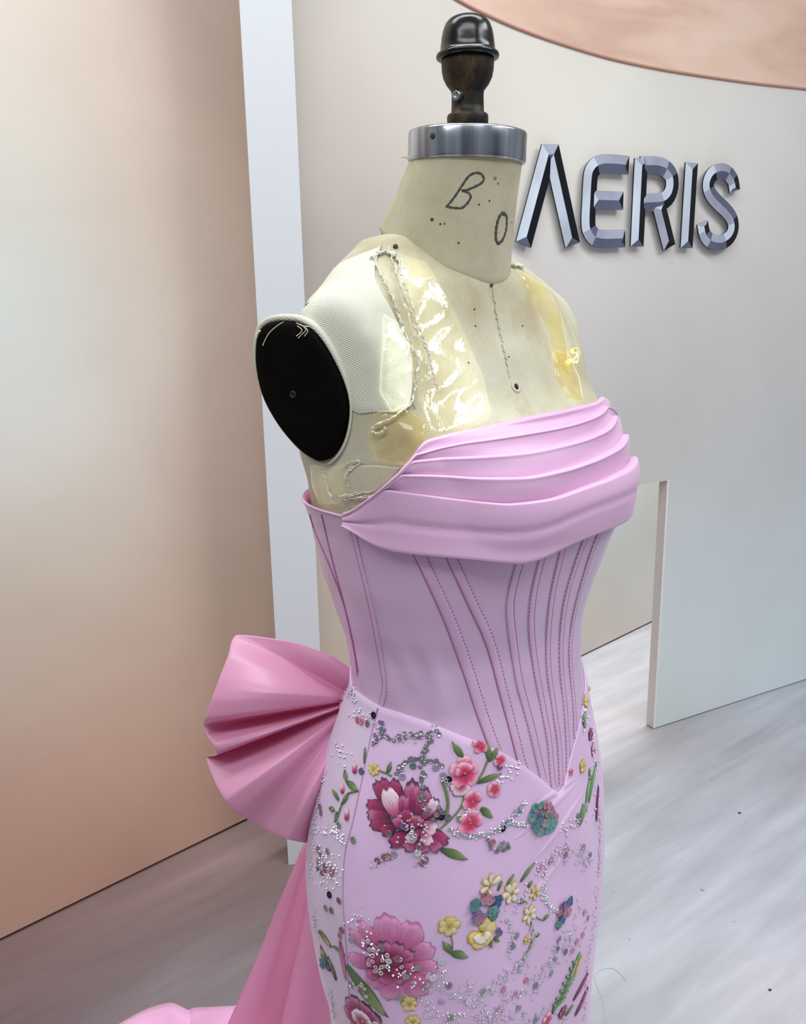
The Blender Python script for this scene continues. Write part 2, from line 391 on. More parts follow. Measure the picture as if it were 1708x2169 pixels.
# ------------------------------------------------------------------ materials
t = NT('aged_canvas'); v = t.coord()
n1 = t.noise(v, 9, 5, .6); n2 = t.noise(t.mapping(v, (1, 1, .35)), 26, 4, .6, .5); n3 = t.noise(v, 70, 2, .5)
c = t.ramp(n1, [(.30, sRGB(172, 164, 134)), (.5, sRGB(194, 189, 163)), (.72, sRGB(208, 207, 188))])
c = t.mix(t.ramp(n2, [(.55, 0.), (.75, .55)]), c, sRGB(170, 148, 108))
c = t.mix(t.ramp(n3, [(.77, 0.), (.80, .7)]), c, sRGB(110, 92, 66))
wv = t.n('ShaderNodeTexWave', wave_type='BANDS', bands_direction='Z'); t.link(v, wv.inputs['Vector']); wv.inputs['Scale'].default_value = 260; wv.inputs['Distortion'].default_value = .6
wv2 = t.n('ShaderNodeTexWave', wave_type='BANDS', bands_direction='X'); t.link(v, wv2.inputs['Vector']); wv2.inputs['Scale'].default_value = 260; wv2.inputs['Distortion'].default_value = .6
t.P(Base_Color=c, Roughness=.82); t.bump(t.math('ADD', t.math('MULTIPLY', wv.outputs[1], wv2.outputs[1]), t.math('MULTIPLY', n2, 1.2)), .0006, .5)
canvas = t.m
t = NT('neck_linen'); v = t.coord()
c = t.ramp(t.noise(v, 14, 5, .6), [(.3, sRGB(168, 160, 128)), (.52, sRGB(188, 182, 154)), (.75, sRGB(202, 198, 175))])
c = t.mix(t.ramp(t.noise(v, 60, 2, .4), [(.77, 0.), (.80, .8)]), c, sRGB(104, 84, 56))
t.P(Base_Color=c, Roughness=.8); t.bump(t.noise(v, 420, 2, .5), .0005, .35); linen = t.m
t = NT('bare_stockinette'); v = t.coord()
c = t.ramp(t.noise(v, 12, 4, .6), [(.3, sRGB(204, 204, 184)), (.7, sRGB(226, 228, 212))])
wv = t.n('ShaderNodeTexWave', wave_type='BANDS', bands_direction='DIAGONAL'); t.link(v, wv.inputs['Vector']); wv.inputs['Scale'].default_value = 330; wv.inputs['Distortion'].default_value = 1.2
c = t.mix(t.math('MULTIPLY', wv.outputs[1], .16), c, sRGB(160, 158, 132))
t.P(Base_Color=c, Roughness=.9); t.bump(wv.outputs[1], .0006, .5); stock = t.m
t = NT('plate_iron'); v = t.coord()
c = t.ramp(t.noise(v, 30, 4, .6), [(.35, (.0008, .0007, .0006, 1)), (.7, (.003, .002, .0012, 1))])
t.P(Base_Color=c, Roughness=.85, Specular_IOR_Level=.08); t.bump(t.noise(v, 160, 3), .0006, .4); iron = t.m
t = NT('reflection_streak_steel'); v = t.coord()
t.P(Base_Color=t.ramp(t.noise(t.mapping(v, (30, 30, .6)), 3, 3), [(.3, (.20, .21, .24, 1)), (.5, (.36, .38, .43, 1)), (.7, (.60, .63, .70, 1))]), Metallic=1., Roughness=.22); steel = t.m  # vertical streaks in the base colour stand in for reflections on the cap
t = NT('lacquer_wood'); v = t.coord()
c = t.ramp(t.noise(v, 40, 5, .65), [(.35, (.0012, .0012, .0016, 1)), (.64, (.004, .0035, .003, 1)), (.85, (.05, .03, .014, 1))])
t.P(Base_Color=c, Roughness=.22, Specular_IOR_Level=.45); t.bump(t.noise(v, 90, 4), .0006, .4); lacq = t.m
t = NT('worn_brass'); v = t.coord()
c = t.ramp(t.noise(t.mapping(v, (1, 1, .6)), 45, 5, .7), [(.40, (.006, .0045, .003, 1)), (.56, (.035, .022, .009, 1)), (.78, (.16, .10, .03, 1))])
t.P(Base_Color=c, Roughness=.5, Metallic=.35); t.bump(t.noise(v, 120, 4), .0006, .4); brass = t.m
t = NT('clear_tape'); v = t.coord()
h = t.math('ADD', t.noise(t.mapping(v, (1, 1, .16), (0, .35, .3)), 46, 4, .62, .7), t.math('MULTIPLY', t.noise(v, 150, 2), .22))
bn = t.bump(h, .003, .45)
tr = t.n('ShaderNodeBsdfTransparent'); tr.inputs[0].default_value = (.97, .97, .95, 1)
gl = t.n('ShaderNodeBsdfGlossy'); gl.inputs['Roughness'].default_value = .07; t.link(bn, gl.inputs['Normal'])
fr = t.n('ShaderNodeFresnel'); fr.inputs[0].default_value = 1.5; t.link(bn, fr.inputs['Normal']); t.link(t.math('MULTIPLY', fr.outputs[0], 1.25), gl.inputs[0])
mx = t.n('ShaderNodeAddShader'); t.link(tr.outputs[0], mx.inputs[0]); t.link(gl.outputs[0], mx.inputs[1]); t.link(mx.outputs[0], t.out.inputs[0])
tape = t.m
t = NT('yellowed_tape'); v = t.coord()
bn = t.bump(t.noise(t.mapping(v, (1, 1, .4), (0, .3, 0)), 30, 3, .6, 1.), .003, .3)
tr = t.n('ShaderNodeBsdfTransparent'); t.link(t.ramp(t.noise(v, 16, 3), [(.35, (.92, .87, .66, 1)), (.7, (.97, .95, .86, 1))]), tr.inputs[0])
gl = t.n('ShaderNodeBsdfGlossy'); gl.inputs['Roughness'].default_value = .09; t.link(bn, gl.inputs['Normal'])
fr = t.n('ShaderNodeFresnel'); fr.inputs[0].default_value = 1.45; t.link(bn, fr.inputs['Normal'])
t.link(t.math('MULTIPLY', fr.outputs[0], .75), gl.inputs[0])
mx = t.n('ShaderNodeAddShader'); t.link(tr.outputs[0], mx.inputs[0]); t.link(gl.outputs[0], mx.inputs[1]); t.link(mx.outputs[0], t.out.inputs[0])
ytape = t.m
ink = simple('faded_ink', sRGB(74, 72, 70), .8); rust = simple('rust_spot', sRGB(92, 62, 40), .9); thread = simple('frayed_thread', sRGB(226, 220, 198), .9)
screwm = simple('screw_steel', (.30, .33, .36, 1), .3, 1.)

def satin(name, col, sheen=.25, rough=.36, bump=.0, spec=.5, glow=0.):
    t = NT(name); v = t.coord()
    c = t.mix(1., col, t.ramp(t.noise(v, 6, 2), [(.3, .97), (.7, 1.02)]), 'MULTIPLY')
    t.P(Base_Color=c, Roughness=rough, Sheen_Weight=sheen, Sheen_Roughness=.4, Specular_IOR_Level=spec)
    t.p.inputs['Sheen Tint'].default_value = (1, .9, .97, 1)
    if bump: t.bump(t.noise(t.mapping(v, (1, 1, .6)), 22, 3, .5, .6), bump, .5)
    if glow:      # thin cloth lets light through, tinted by the weave
        tl = t.n('ShaderNodeBsdfTranslucent'); tl.inputs[0].default_value = (.95, .22, .46, 1)
        mx = t.n('ShaderNodeMixShader'); mx.inputs[0].default_value = glow; t.link(t.p.outputs[0], mx.inputs[1]); t.link(tl.outputs[0], mx.inputs[2]); t.link(mx.outputs[0], t.out.inputs[0])
    return t.m
SAT = sRGB(230, 188, 223)
sat_drape = satin('satin_drape', SAT, .25, .40, .0012, glow=.10)
sat_corset = satin('satin_corset', sRGB(212, 182, 213), .08, .23, .0022)
sat_bow = satin('satin_bow', sRGB(232, 172, 206), .2, .34, .0006, glow=.24)
sat_tail = satin('satin_tail', sRGB(234, 172, 206), .2, .40, .0006, glow=.24)
bonem = satin('boning_satin', sRGB(212, 176, 210), .08, .3)
pipem = satin('stitch_line', sRGB(164, 88, 136), .1, .5)
skirtm = satin('skirt_tulle_front', sRGB(222, 190, 226), .25, .55, .002)
sidem = satin('skirt_tulle_side', sRGB(216, 196, 222), .4, .6, .002)
liningm = satin('lining', sRGB(232, 150, 190), .1, .5)

# ================================================================== DRESS FORM
form = empty('dress_form', (AX.x, AX.y, 0), 'old canvas dress form with taped chest and black wooden finial', 'dress form')
# arm plate plane
A15 = radians(15); PLN = (RU*cos(A15)+FV*sin(A15)).normalized(); PLO = loc3(.168, -.045, 1.36)
PLE = Z3.cross(PLN).normalized()
def plate_ring(n):
    px = [(598, 678), (636, 681), (672, 702), (705, 748), (730, 805), (741, 862), (735, 915), (718, 955), (692, 977), (660, 966), (625, 934), (590, 888), (562, 832), (549, 765), (553, 705), (572, 684), (598, 678)]
    pts = [on_plane(x, y, PLO, PLN) for x, y in px]
    return [Vector(p) for p in catmull([tuple(p) for p in pts], n+1)[:-1]]
def clip_plate(p, sgn=1):
    q = p-AX; m = loc3(q.dot(RU)*sgn, q.dot(FV), p.z)
    d = (m-PLO).dot(PLN)
    d0 = d+.012
    if d0 > 0:
        m = m-PLN*(d0-.012*(1-math.exp(-d0/.012))); q = m-AX; return loc3(q.dot(RU)*sgn, q.dot(FV), m.z)
    return p
zt = list(np.linspace(1.16, 1.37, 40))+list(np.linspace(1.376, 1.48, 40))
TV = []
NT2 = 200; TS2 = [2*pi*k/NT2 for k in range(NT2)]
for z in zt:
    for tt in TS2:
        p = hull(tt, z, 0.); p = clip_plate(p, 1); p = clip_plate(p, -1); TV.append(p)
TF = gridf(len(zt), NT2, True)+[tuple(len(TV)-NT2+k for k in range(NT2))]
torso = mesh('torso', TV, TF, canvas, form, label='stained cream canvas torso')
BVT = bvh_of(TV, TF)
# paler bare shoulder cloth (near shoulder), laid over the canvas
def patch(name, px, mat, parent, b, off, n=18, wr=0., label=None, seed=0, edge=.6, straight=False):
    """a cloth or tape patch cut to an outline, lying on the surface b"""
    R = random.Random(seed)
    c = np.mean(np.array(px), 0); ring = catmull(list(px)+[px[0]], 73)[:-1]
    if straight:
        q = np.array(list(px)+[px[0]], float); dd_ = np.r_[0, np.cumsum(np.hypot(*np.diff(q, axis=0).T))]; s_ = np.linspace(0, dd_[-1], 73)[:-1]; ring = np.stack([np.interp(s_, dd_, q[:, 0]), np.interp(s_, dd_, q[:, 1])], 1)
    V = []; uv = []
    for i in range(n+1):
        f = i/n
        for k, q in enumerate(ring):
            x = c[0]+(q[0]-c[0])*f; y = c[1]+(q[1]-c[1])*f
            l, nn = hit(x, y, b)
            o = off
            if wr and f < 1: o += wr*(.5+.5*sin(x*.11+2*sin(y*.05+seed))*sin(y*.07+seed*1.7))*min(1, (1-f)*5)
            if i == n: o = off*edge
            V.append(l+nn*o); uv.append((f, k/72))
        if i == 0: pass
    A2 = sum(ring[i-1][0]*ring[i][1]-ring[i][0]*ring[i-1][1] for i in range(72))
    return mesh(name, V, gridf(n+1, 72, True, flip=A2 < 0), mat, parent, uv=uv, label=label)
patch('shoulder_cloth', [(806, 524), (720, 560), (640, 614), (592, 652), (640, 680), (690, 715), (730, 785), (748, 868), (800, 872), (862, 868), (872, 800), (868, 740), (830, 660), (795, 590)], stock, form, BVT, .0016, 22, label='pale knitted shoulder cloth')
# rolled rim round the arm plate
pr = plate_ring(64)
V, F = tube([p+PLN*.0005+(p-PLO).normalized()*.002 for p in pr], [.0012+.0020*max(0,min(1,(p.z-1.345)/.03)) for p in pr], 8, closed=True)
mesh('armhole_rim', V, F, stock, form)
pc = sum(pr, Vector())/len(pr); V = []
for f, h in ((1., -.004), (1., .004), (.985, .0062), (.93, .0078), (.75, .0086), (.5, .009), (.25, .0092), (.02, .0092)):
    for p in pr: V.append(pc+(p-pc)*f*.985+PLN*h)
plate = mesh('arm_plate', V, gridf(8, 64, True)+[tuple(7*64+k for k in range(64))], iron, form, label='dark iron armhole plate')
sp = on_plane(622, 836, PLO+PLN*.0092, PLN)
V, F = lathe([(.0035, -.001), (.0035, .001), (.0028, .0018), (.0015, .0012), (.0014, .0005)], 12, sp, PLN); mesh('screw', V, F, simple('dark_screw', (.02, .02, .02, 1), .5, .6), plate)
# neck
def neck_base(ph, dz=0., dr=0.):
    return loc3((.0605+dr)*sin(ph), -.027+(.0585+dr)*cos(ph), 1.470-.028*cos(ph)-.008*cos(ph)**2+dz)
CT = .05; CUP = (Z3*cos(CT)+FV*sin(CT)).normalized(); NCX = loc3(0, .0, 1.5395)
CE = CUP.cross(RU).normalized(); CR = RU
def neck_top(ph, r, h): return NCX+CUP*h+CR*(r*sin(ph))+CE*(-r*cos(ph) if CE.dot(FV) < 0 else r*cos(ph))
V = []; NN = 72; rows = 22
for i in range(-2, rows+1):
    f = max(0, i/rows)
    for k in range(NN):
        ph = 2*pi*k/NN; a = neck_base(ph, -.012 if i == -2 else (-.001 if i == -1 else 0), -.004 if i == -2 else (.001 if i == -1 else .0018)); b = neck_top(ph, .0500, .004)
        g = f
        p = a.lerp(b, g); ax = AX+Z3*p.z; w = .0012*sin(pi*f)
        ctr = loc3(0, -.027*(1-f), p.z); p = p-(p-ctr).normalized()*w
        V.append(p)
NF = gridf(rows+3, NN, True); neck = mesh('neck', V, NF, linen, form, label='cream linen neck with inked marks')
BVN = bvh_of(V, NF)
# steel neck cap
O = NCX; prof = [(.044, -.001), (.0520, -.001), (.0526, .0005), (.0526, .0225), (.0518, .0240), (.0495, .0250), (.020, .0255)]
V, F = lathe(prof, 64, O, CUP); cap = mesh('neck_cap', V, F, steel, form, label='polished steel neck cap')
cap.data.polygons.foreach_set('use_smooth', [len(p.vertices) == 4 and 1 for p in cap.data.polygons])
l, n = hit(917, 288, bvh_of(V, F)); V, F = lathe([(.0026, -.002), (.0026, .0003), (.0015, .0006)], 10, l, n); mesh('screw', V, F, simple('rusty_screw', (.03, .022, .015, 1), .7), cap)
# finial: stem, brass socket, lacquered knob
FO = NCX+CUP*.0255; FS = .915
def flathe(prof, seg): return lathe([(r*.95, h*FS) for r, h in prof], seg, FO, Z3)
def zpx(y): return (FO.z, y)
fin = mesh('finial', *flathe([(.0145, .0035), (.0185, .004), (.0192, .006), (.0192, .0125), (.0185, .0145), (.0152, .0165), (.0150, .022), (.0148, .032), (.0152, .0355), (.0195, .041), (.0225, .047), (.0238, .053), (.0242, .060), (.0242, .0635)], 40), brass, form, label='worn brass finial socket')
mesh('finial_knob', *flathe([(.0242, .0630), (.0268, .0632), (.0286, .0642), (.0290, .0660), (.0284, .0678), (.0262, .0690), (.0252, .0710), (.0246, .076), (.0238, .082), (.0226, .088), (.0205, .0935), (.0172, .0975), (.0125, .0998), (.006, .1008), (.0008, .1010)], 40), lacq, fin, label='black lacquered knob')
mesh('finial_stem', *lathe([(.0075, -.004), (.0075, .0045)], 20, FO, Z3), simple('stem_black', (.006, .005, .004, 1), .6), fin)
d = ray(972, 200); sp = FO+Z3*.029*FS; dd = (CAM-sp); dd.z = 0; dd.normalize(); dd = (Matrix.Rotation(radians(-34), 3, 'Z') @ dd)
sp = sp+dd*.0138
V, F = lathe([(.0058, -.001), (.0058, .0010), (.0045, .0022)], 6, sp, dd); mesh('bolt_collar', V, F, simple('collar_black', (.006, .006, .007, 1), .4), fin)
V, F = lathe([(.0042, .0015), (.0042, .0038), (.0034, .0046), (.0016, .0044), (.0014, .003)], 14, sp, dd); mesh('bolt', V, F, screwm, fin)
# stand inside the skirt
mesh('stand_pole', *lathe([(.016, .03), (.016, 1.2)], 20, Vector((AX.x, AX.y, 0)), Z3), iron, form)
mesh('stand_base', *lathe([(.19, .0), (.19, .012), (.10, .022), (.03, .04), (.016, .06)], 32, Vector((AX.x, AX.y, 0)), Z3), iron, form)
# ink marks on the neck
def ink_line(name, px, r, mat=ink, n=40, b=None, off=.0002, parent=form, lab=None, flat=.35):
    pts = even(px, n); V = []; F = []
    P = [hit(x, y, b or BVN) for x, y in pts]
    for i, (l, nn) in enumerate(P):
        a = P[max(i-1, 0)][0]; c = P[min(i+1, n-1)][0]; s = (c-a).cross(nn).normalized()
        rr = r*(1+.18*sin(i*1.3))
        V += [l+s*rr-nn*.0003, l+s*rr*.8+nn*off, l-s*rr*.8+nn*off, l-s*rr-nn*.0003]
    F = gridf(n, 4, flip=True)+[(0, 1, 2, 3), ((n-1)*4+3, (n-1)*4+2, (n-1)*4+1, (n-1)*4)]
    return mesh(name, V, F, mat, parent, label=lab)
def cp(x, y): return (780+x/3.2846, y/3.2846)
mb_b = [cp(*q) for q in [(540, 1443), (590, 1380), (640, 1310), (690, 1235), (705, 1225)]]
ink_line('ink_letter', [cp(*q) for q in [(543, 1443), (600, 1372), (655, 1290), (690, 1238), (715, 1215), (755, 1202), (790, 1212), (806, 1245), (790, 1272), (745, 1298), (690, 1320), (650, 1328), (690, 1335), (714, 1362), (706, 1392), (680, 1425), (650, 1447), (600, 1446), (560, 1440)]], .0011, n=90, lab='handwritten letter B')
ink_line('ink_number', [cp(*q) for q in [(935, 1482), (962, 1500), (965, 1550), (958, 1610), (935, 1670), (905, 1692), (890, 1660), (892, 1600), (905, 1530), (925, 1490), (938, 1482)]], .0018, n=60, lab='handwritten zero')
for i, (x, y, r) in enumerate([(445, 1527, .0016), (503, 1558, .001), (533, 1556, .0008), (773, 1422, .0009), (845, 1397, .0009), (630, 1690, .001), (905, 1277, .0008), (998, 1548, .0007)]):
    l, n = hit(*cp(x, y), BVN); V, F = lathe([(r, -.0004), (r, .0002), (r*.5, .0004)], 7, l, n); mesh('rust_speck', V, F, rust, neck)
for x, y, r in [(838, 524, .0022), (1040, 605, .0013)]:
    l, n = hit(x, y, BVT); V, F = lathe([(r, -.001), (r, .002), (r*.5, .0028)], 8, l, n); mesh('pin_head', V, F, rust, form)
# loose threads where neck meets cap
for i in range(7):
    x0 = 872+rng.uniform(-4, 4); y0 = 334+rng.uniform(-2, 3); P = []
    for k in range(5): P.append(at_depth(x0-k*rng.uniform(4, 7), y0+rng.uniform(-3, 3)-k*.3, .80))
    mesh('frayed_thread', *tube(P, .00022, 4), thread, form)

# ================================================================== GOWN
gown = empty('evening_gown', (AX.x, AX.y, 0), 'pink satin corset gown with draped bust, back bow and embroidered skirt', 'dress')
# ---- curves in (t, z)
def curve_tz(px, b, T, lo=None, hi=None):
    o = []
    for x, y in px:
        l, n = hit(x, y, b); o.append((hull_t(l, T), l.z))
    return o
def zfun(pts, right=None):
    P = sorted(pts); x = np.array([p[0] for p in P]); y = np.array([p[1] for p in P])
    def f(t):
        if t <= x[0]: return y[0]
        if t >= x[-1]: return y[-1]
        q = np.interp(t, x, y); return float(q)
    return f
def smoothfun(pts, k=9):
    P = sorted(pts); x = np.array([p[0] for p in P]); y = np.array([p[1] for p in P])
    g = np.linspace(x[0], x[-1], 200); q = np.interp(g, x, y); w = np.ones(k)/k
    q = np.convolve(np.pad(q, k//2, mode='edge'), w, 'valid')
    return lambda t: float(np.interp(t, g, q))
# skirt seam: from the side waist down to the V at centre front
seam_px = [(748, 1452), (775, 1478), (802, 1494), (850, 1510), (900, 1526), (950, 1547), (1010, 1570), (1060, 1591), (1105, 1617), (1150, 1651), (1186, 1690)]
seam = curve_tz(seam_px, BV, HT)
tV = seam[-1][0]; zV = seam[-1][1]
seam_r = [(2*tV-t, z) for t, z in seam]          # the other side of the V mirrors the near side
zs_back = seam[0][1]+.006
allseam = sorted(seam+seam_r)
zseam_f = smoothfun([(-1.6, zs_back), (seam[0][0]-.25, zs_back)]+allseam+[(allseam[-1][0]+.25, zs_back), (4.8, zs_back)], 3)
def zseam(t):
    t = (t+pi/2) % (2*pi)-pi/2
    return zseam_f(t)
# ---- corset: boned satin bodice
ztop = hit(700, 1084)[0].z
cz = np.linspace(0, 1, 46)
CV = []; NC = 168; TC = [2*pi*k/NC-pi/2 for k in range(NC)]
for f in cz:
    for t in TC:
        z = ztop*(1-f)+(zseam(t)-.012)*f
        flare = .004*max(0, 1-f*9)
        wv_ = .0022*sin(15*t+6*f)*math.exp(-((f-.84)/.10)**2)*math.exp(-((t-.45)/.45)**2)+.0012*sin(23*t-9*f)*math.exp(-((f-.70)/.12)**2)*math.exp(-((t-.5)/.4)**2)
        CV.append(hull(t, z, .0035+flare+wv_))
inner = []
for d in (0.0, .008, .03):
    for t in TC: inner.append(hull(t, ztop-d, .0035+.004-.0022-.1*d))
corset = mesh('corset', CV, gridf(len(cz), NC, True), sat_corset, gown, label='boned lavender-pink satin corset bodice')
mesh('corset_lining', [CV[k] for k in range(NC)]+inner, gridf(4, NC, True, flip=True), liningm, corset)
BVC = bvh_of(CV, gridf(len(cz), NC, True))
def ribbon(px, w0, w1, h, b, n=60, side=0.):
    """raised boning channel following px on surface b; widths in metres at the top and bottom"""
    pts = even(px, n); P = [hit(x, y, b) for x, y in pts]; V = []
    for i, (l, nn) in enumerate(P):
        a = P[max(i-1, 0)][0]; c = P[min(i+1, n-1)][0]; s = (c-a).normalized().cross(nn).normalized(); w = (w0+(w1-w0)*i/(n-1))/2
        for q, hh in ((-1, -.0006), (-.92, .55*h), (-.5, h), (.5, h), (.92, .55*h), (1, -.0006)):
            V.append(snap(l+s*(w*q+side*w), b)+nn*hh)
    return V, gridf(n, 6), P
bones = [  # centre line px, widths in metres
 ([(876, 1148), (905, 1206), (953, 1311), (992, 1419), (1018, 1500), (1042, 1568), (1054, 1596)], .0105, .0105, 1),
 ([(950, 1165), (999, 1272), (1038, 1359), (1067, 1467), (1090, 1554), (1103, 1606), (1113, 1636)], .0085, .0090, 1),
 ([(1104, 1178), (1083, 1256), (1081, 1315), (1097, 1431), (1111, 1488), (1127, 1548), (1143, 1618), (1152, 1656)], .0085, .0085, -1),
 ([(1150, 1172), (1130, 1258), (1125, 1331), (1134, 1411), (1150, 1498), (1163, 1570), (1170, 1650), (1175, 1674)], .0075, .0075, -1),
 ([(1192, 1160), (1170, 1258), (1161, 1345), (1162, 1419), (1173, 1498), (1184, 1578), (1188, 1662)], .0075, .0070, -1),
 ([(1256, 1108), (1232, 1160), (1201, 1258), (1189, 1345), (1189, 1419), (1197, 1498), (1202, 1578), (1202, 1648)], .0078, .0070, -1),
 ([(1290, 1096), (1262, 1146), (1227, 1256), (1210, 1339), (1208, 1403), (1216, 1498), (1218, 1560)], .008, .007, -1),
 ([(741, 1090), (766, 1195), (791, 1300), (815, 1440), (809, 1494)], .0060, .0065, 1)]
for px, w0, w1, sd in bones:
    V, F, P = ribbon(px, w0, w1, .0012, BVC)
    bo = mesh('boning_channel', V, F, bonem, corset)
    n = len(V)//6
    k = 4 if sd > 0 else 1
    V2, F2 = tube([Vector(V[i*6+(0 if sd < 0 else 5)])+P[i][1]*.0009 for i in range(n)], .00055, 5); mesh('piping', V2, F2, pipem, bo)
    st = MB(); kk = 4 if sd < 0 else 1
    for i in range(1, n-1):
        if i % 1 == 0:
            a = Vector(V[i*6+kk]); c = Vector(V[(i+1)*6+kk]); e = (c-a)*.55
            st.add(*tube([a+P[i][1]*.0003, a+e+P[i][1]*.0003], .00028, 4))
    st.build('stitching', pipem, bo, kind='stuff')
for px in ([(657, 1090), (668, 1126), (705, 1213), (733, 1295), (752, 1385), (758, 1432)], [(682, 1090), (702, 1176), (728, 1275), (748, 1360), (760, 1424)]):
    V2, F2 = tube([hit(x, y, BVC)[0]+hit(x, y, BVC)[1]*.0003 for x, y in even(px, 40)], .0006, 5); mesh('piping', V2, F2, pipem, corset)
V2, F2 = tube([CV[k]+Vector((0, 0, .0002)) for k in range(NC)], .0013, 6, closed=True); mesh('top_edge', V2, F2, bonem, corset)

# ---- bust drape: five overlapping pleats
top_px = [(745, 1086), (790, 1054), (830, 1018), (862, 984), (896, 936), (950, 921), (1000, 911), (1065, 897), (1130, 882), (1210, 866), (1268, 853)]
fA = [(885, 962), (940, 947), (985, 937), (1077, 923), (1191, 902), (1262, 876)]
fB = [(873, 976), (940, 971), (1008, 968), (1122, 957), (1214, 936), (1268, 914), (1292, 896)]
fC = [(851, 1002), (912, 1006), (1008, 1013), (1122, 1011), (1214, 989), (1282, 959), (1312, 938)]
fD = [(816, 1030), (894, 1045), (985, 1061), (1077, 1069), (1168, 1057), (1236, 1032), (1305, 1003), (1332, 986)]
bot = [(748, 1104), (800, 1143), (835, 1158), (870, 1165), (930, 1173), (1000, 1181), (1060, 1188), (1105, 1191), (1150, 1177), (1190, 1158), (1250, 1132), (1300, 1112)]
def dcurve(px, drop):
    c = sorted(curve_tz(px, BVD, DT)); t1, z1 = c[-1]
    return c+[(t1+.25, z1+drop*.2), (t1+.7, z1-drop), (pi+.35, z1-drop*3)]
CU = [smoothfun(dcurve(p, d), 7) for p, d in ((top_px, .012), (fA, .012), (fB, .012), (fC, .012), (fD, .01), (bot, -.004))]
t0 = curve_tz([(747, 1092)], BVD, DT)[0][0]; t1 = pi+.3
ND = 150; DV = []; rows = None
for j in range(ND):
    f = j/(ND-1); t = t0+(t1-t0)*f
    zs_ = [c(t) for c in CU]
    for k in range(1, 6): zs_[k] = min(zs_[k], zs_[k-1]-.0009)
    amp = .0036+.0064*min(1, max(0, (t-.75)/1.1))
    amp *= min(1, .25+f*9); q1 = min(1, max(0, (t-1.75)/.6)); amp *= 1-.55*q1*q1*(3-2*q1)
    col = []
    # inner turn at the top edge
    col += [(zs_[0]-.012, -.0095), (zs_[0]-.001, -.0062), (zs_[0]+.0006, -.0046), (zs_[0], -.0036)]
    for k in range(5):
        za, zb = zs_[k], zs_[k+1]; last = k == 4; h = amp*(1. if k else .55)
        if k: col += [(za-.0040, -.0070), (za-.0012, -.0062+h*.1), (za+.0005, -.0044+h*.5), (za+.0007, -.0034+h*.85), (za+.0001, -.003+h), (za-.0009, -.003+h*1.02)]
        m = 9 if not last else 16
        for i in range(1, m):
            g = i/m
            z = za+(zb-za)*g
            if last:
                o = -.003+h*(1-.45*g)+.0012*sin(g*pi*2.0)*(.4+.6*f)-.0022*math.exp(-((g-.48-.06*sin(t*3))/.06)**2)+.0032*g*g
            else:
                o = -.003+h*(1-g)**1.3-.0034*g*(amp/.0095)+.0006*sin(7*t+k*2)*sin(pi*g)
            col.append((z, o))
        if not last: col.append((zb-.0032, -.0080*(.55+.45*amp/.0095)))
    ob = -.003+amp*.55+.0032
    col += [(zs_[5]+.0004, ob), (zs_[5]-.0004, ob-.0012), (zs_[5], ob-.004), (zs_[5]+.004, ob-.008), (zs_[5]+.014, -.012)]
    rows = len(col)
    for z, o in col:
        q = hull(t, z, o, DT)
        if o > -.0061:
            q2 = hull(hull_t(q), z, .0088+max(0, o+.004)); c0 = AX+Z3*z
            if (q2-c0).length > (q-c0).length: q = q2
        DV.append(q)
drape = mesh('bust_drape', DV, gridf(ND, rows, flip=True), sat_drape, gown, label='gathered pink satin band across the bust')
# ---- skirt: front panel, side panels
side_px = [(801, 1500), (786, 1560), (770, 1640), (748, 1740), (731, 1810), (727, 1900), (733, 1990), (738, 2060), (742, 2160)]
sd = sorted([(l.z, hull_t(l)) for l in [hit(x, y)[0] for x, y in side_px]])
szx = np.array([p[0] for p in sd]); szt = np.array([p[1] for p in sd])
def tside(z): return float(np.interp(z, szx, szt))
def fold(t, z):
    o = .0012*sin(9*t+14*z)*max(0, min(1, (1.0-z)*6))
    # soft diagonal pulls towards the V on the wearer's left
    o += .0024*sin(34*(z-.95)+9*(t-1.4))*math.exp(-((t-1.75)/.35)**2)*math.exp(-((z-.88)/.09)**2)
    if z < .5: o += .02*(.5-z)*2*sin(t*11)
    return o
NZ = 86; SV = []; NF_ = 100
def skirt_z(f, t):
    zt_ = zseam(t); return zt_+(0.012-zt_)*(f**1.15)
def skirt_rows(tfun, n, m):
    V = []
    # rolled top edge
    for hd, o in ((-.010, .001), (-.002, .0030), (.0006, .0042), (.0002, .0056)):
        for j in range(m):
            f0 = j/(m-1); t = tfun(f0, zseam(tfun(f0, 1.0))); V.append(hull(t, zseam(t)+hd, o))
    for i in range(1, n):
        f = i/(n-1)
        for j in range(m):
            f0 = j/(m-1); t = tfun(f0, .95)
            for _ in range(3): z = skirt_z(f, t); t = tfun(f0, z)
            lift = .0058+fold(t, z)
            V.append(hull(t, z, lift))
    return V, gridf(n+3, m, flip=True)
V, F = skirt_rows(lambda f, z: tside(z)+(pi-2*tside(z))*f, NZ, NF_)
skirt = mesh('skirt', V, F, skirtm, gown, label='pale pink tulle front panel of the skirt')
BVS1 = (V, F)
V2, F2 = skirt_rows(lambda f, z: (pi-tside(z))+(pi+2*tside(z))*f, NZ, NF_)
sidep = mesh('skirt_side_panel', V2, F2, sidem, gown, label='greyish tulle side and back panel of the skirt')
o = len(V); BVS = bvh_of(list(V)+list(V2), list(F)+[tuple(i+o for i in q) for q in F2])
sp_ = [hit(x, y, BVS) for x, y in even(side_px, 50)]
V3, F3 = tube([l+n*.0002 for l, n in sp_], .0006, 5); mesh('side_seam', V3, F3, satin('seam_thread', sRGB(186, 146, 188), .1, .6), skirt)
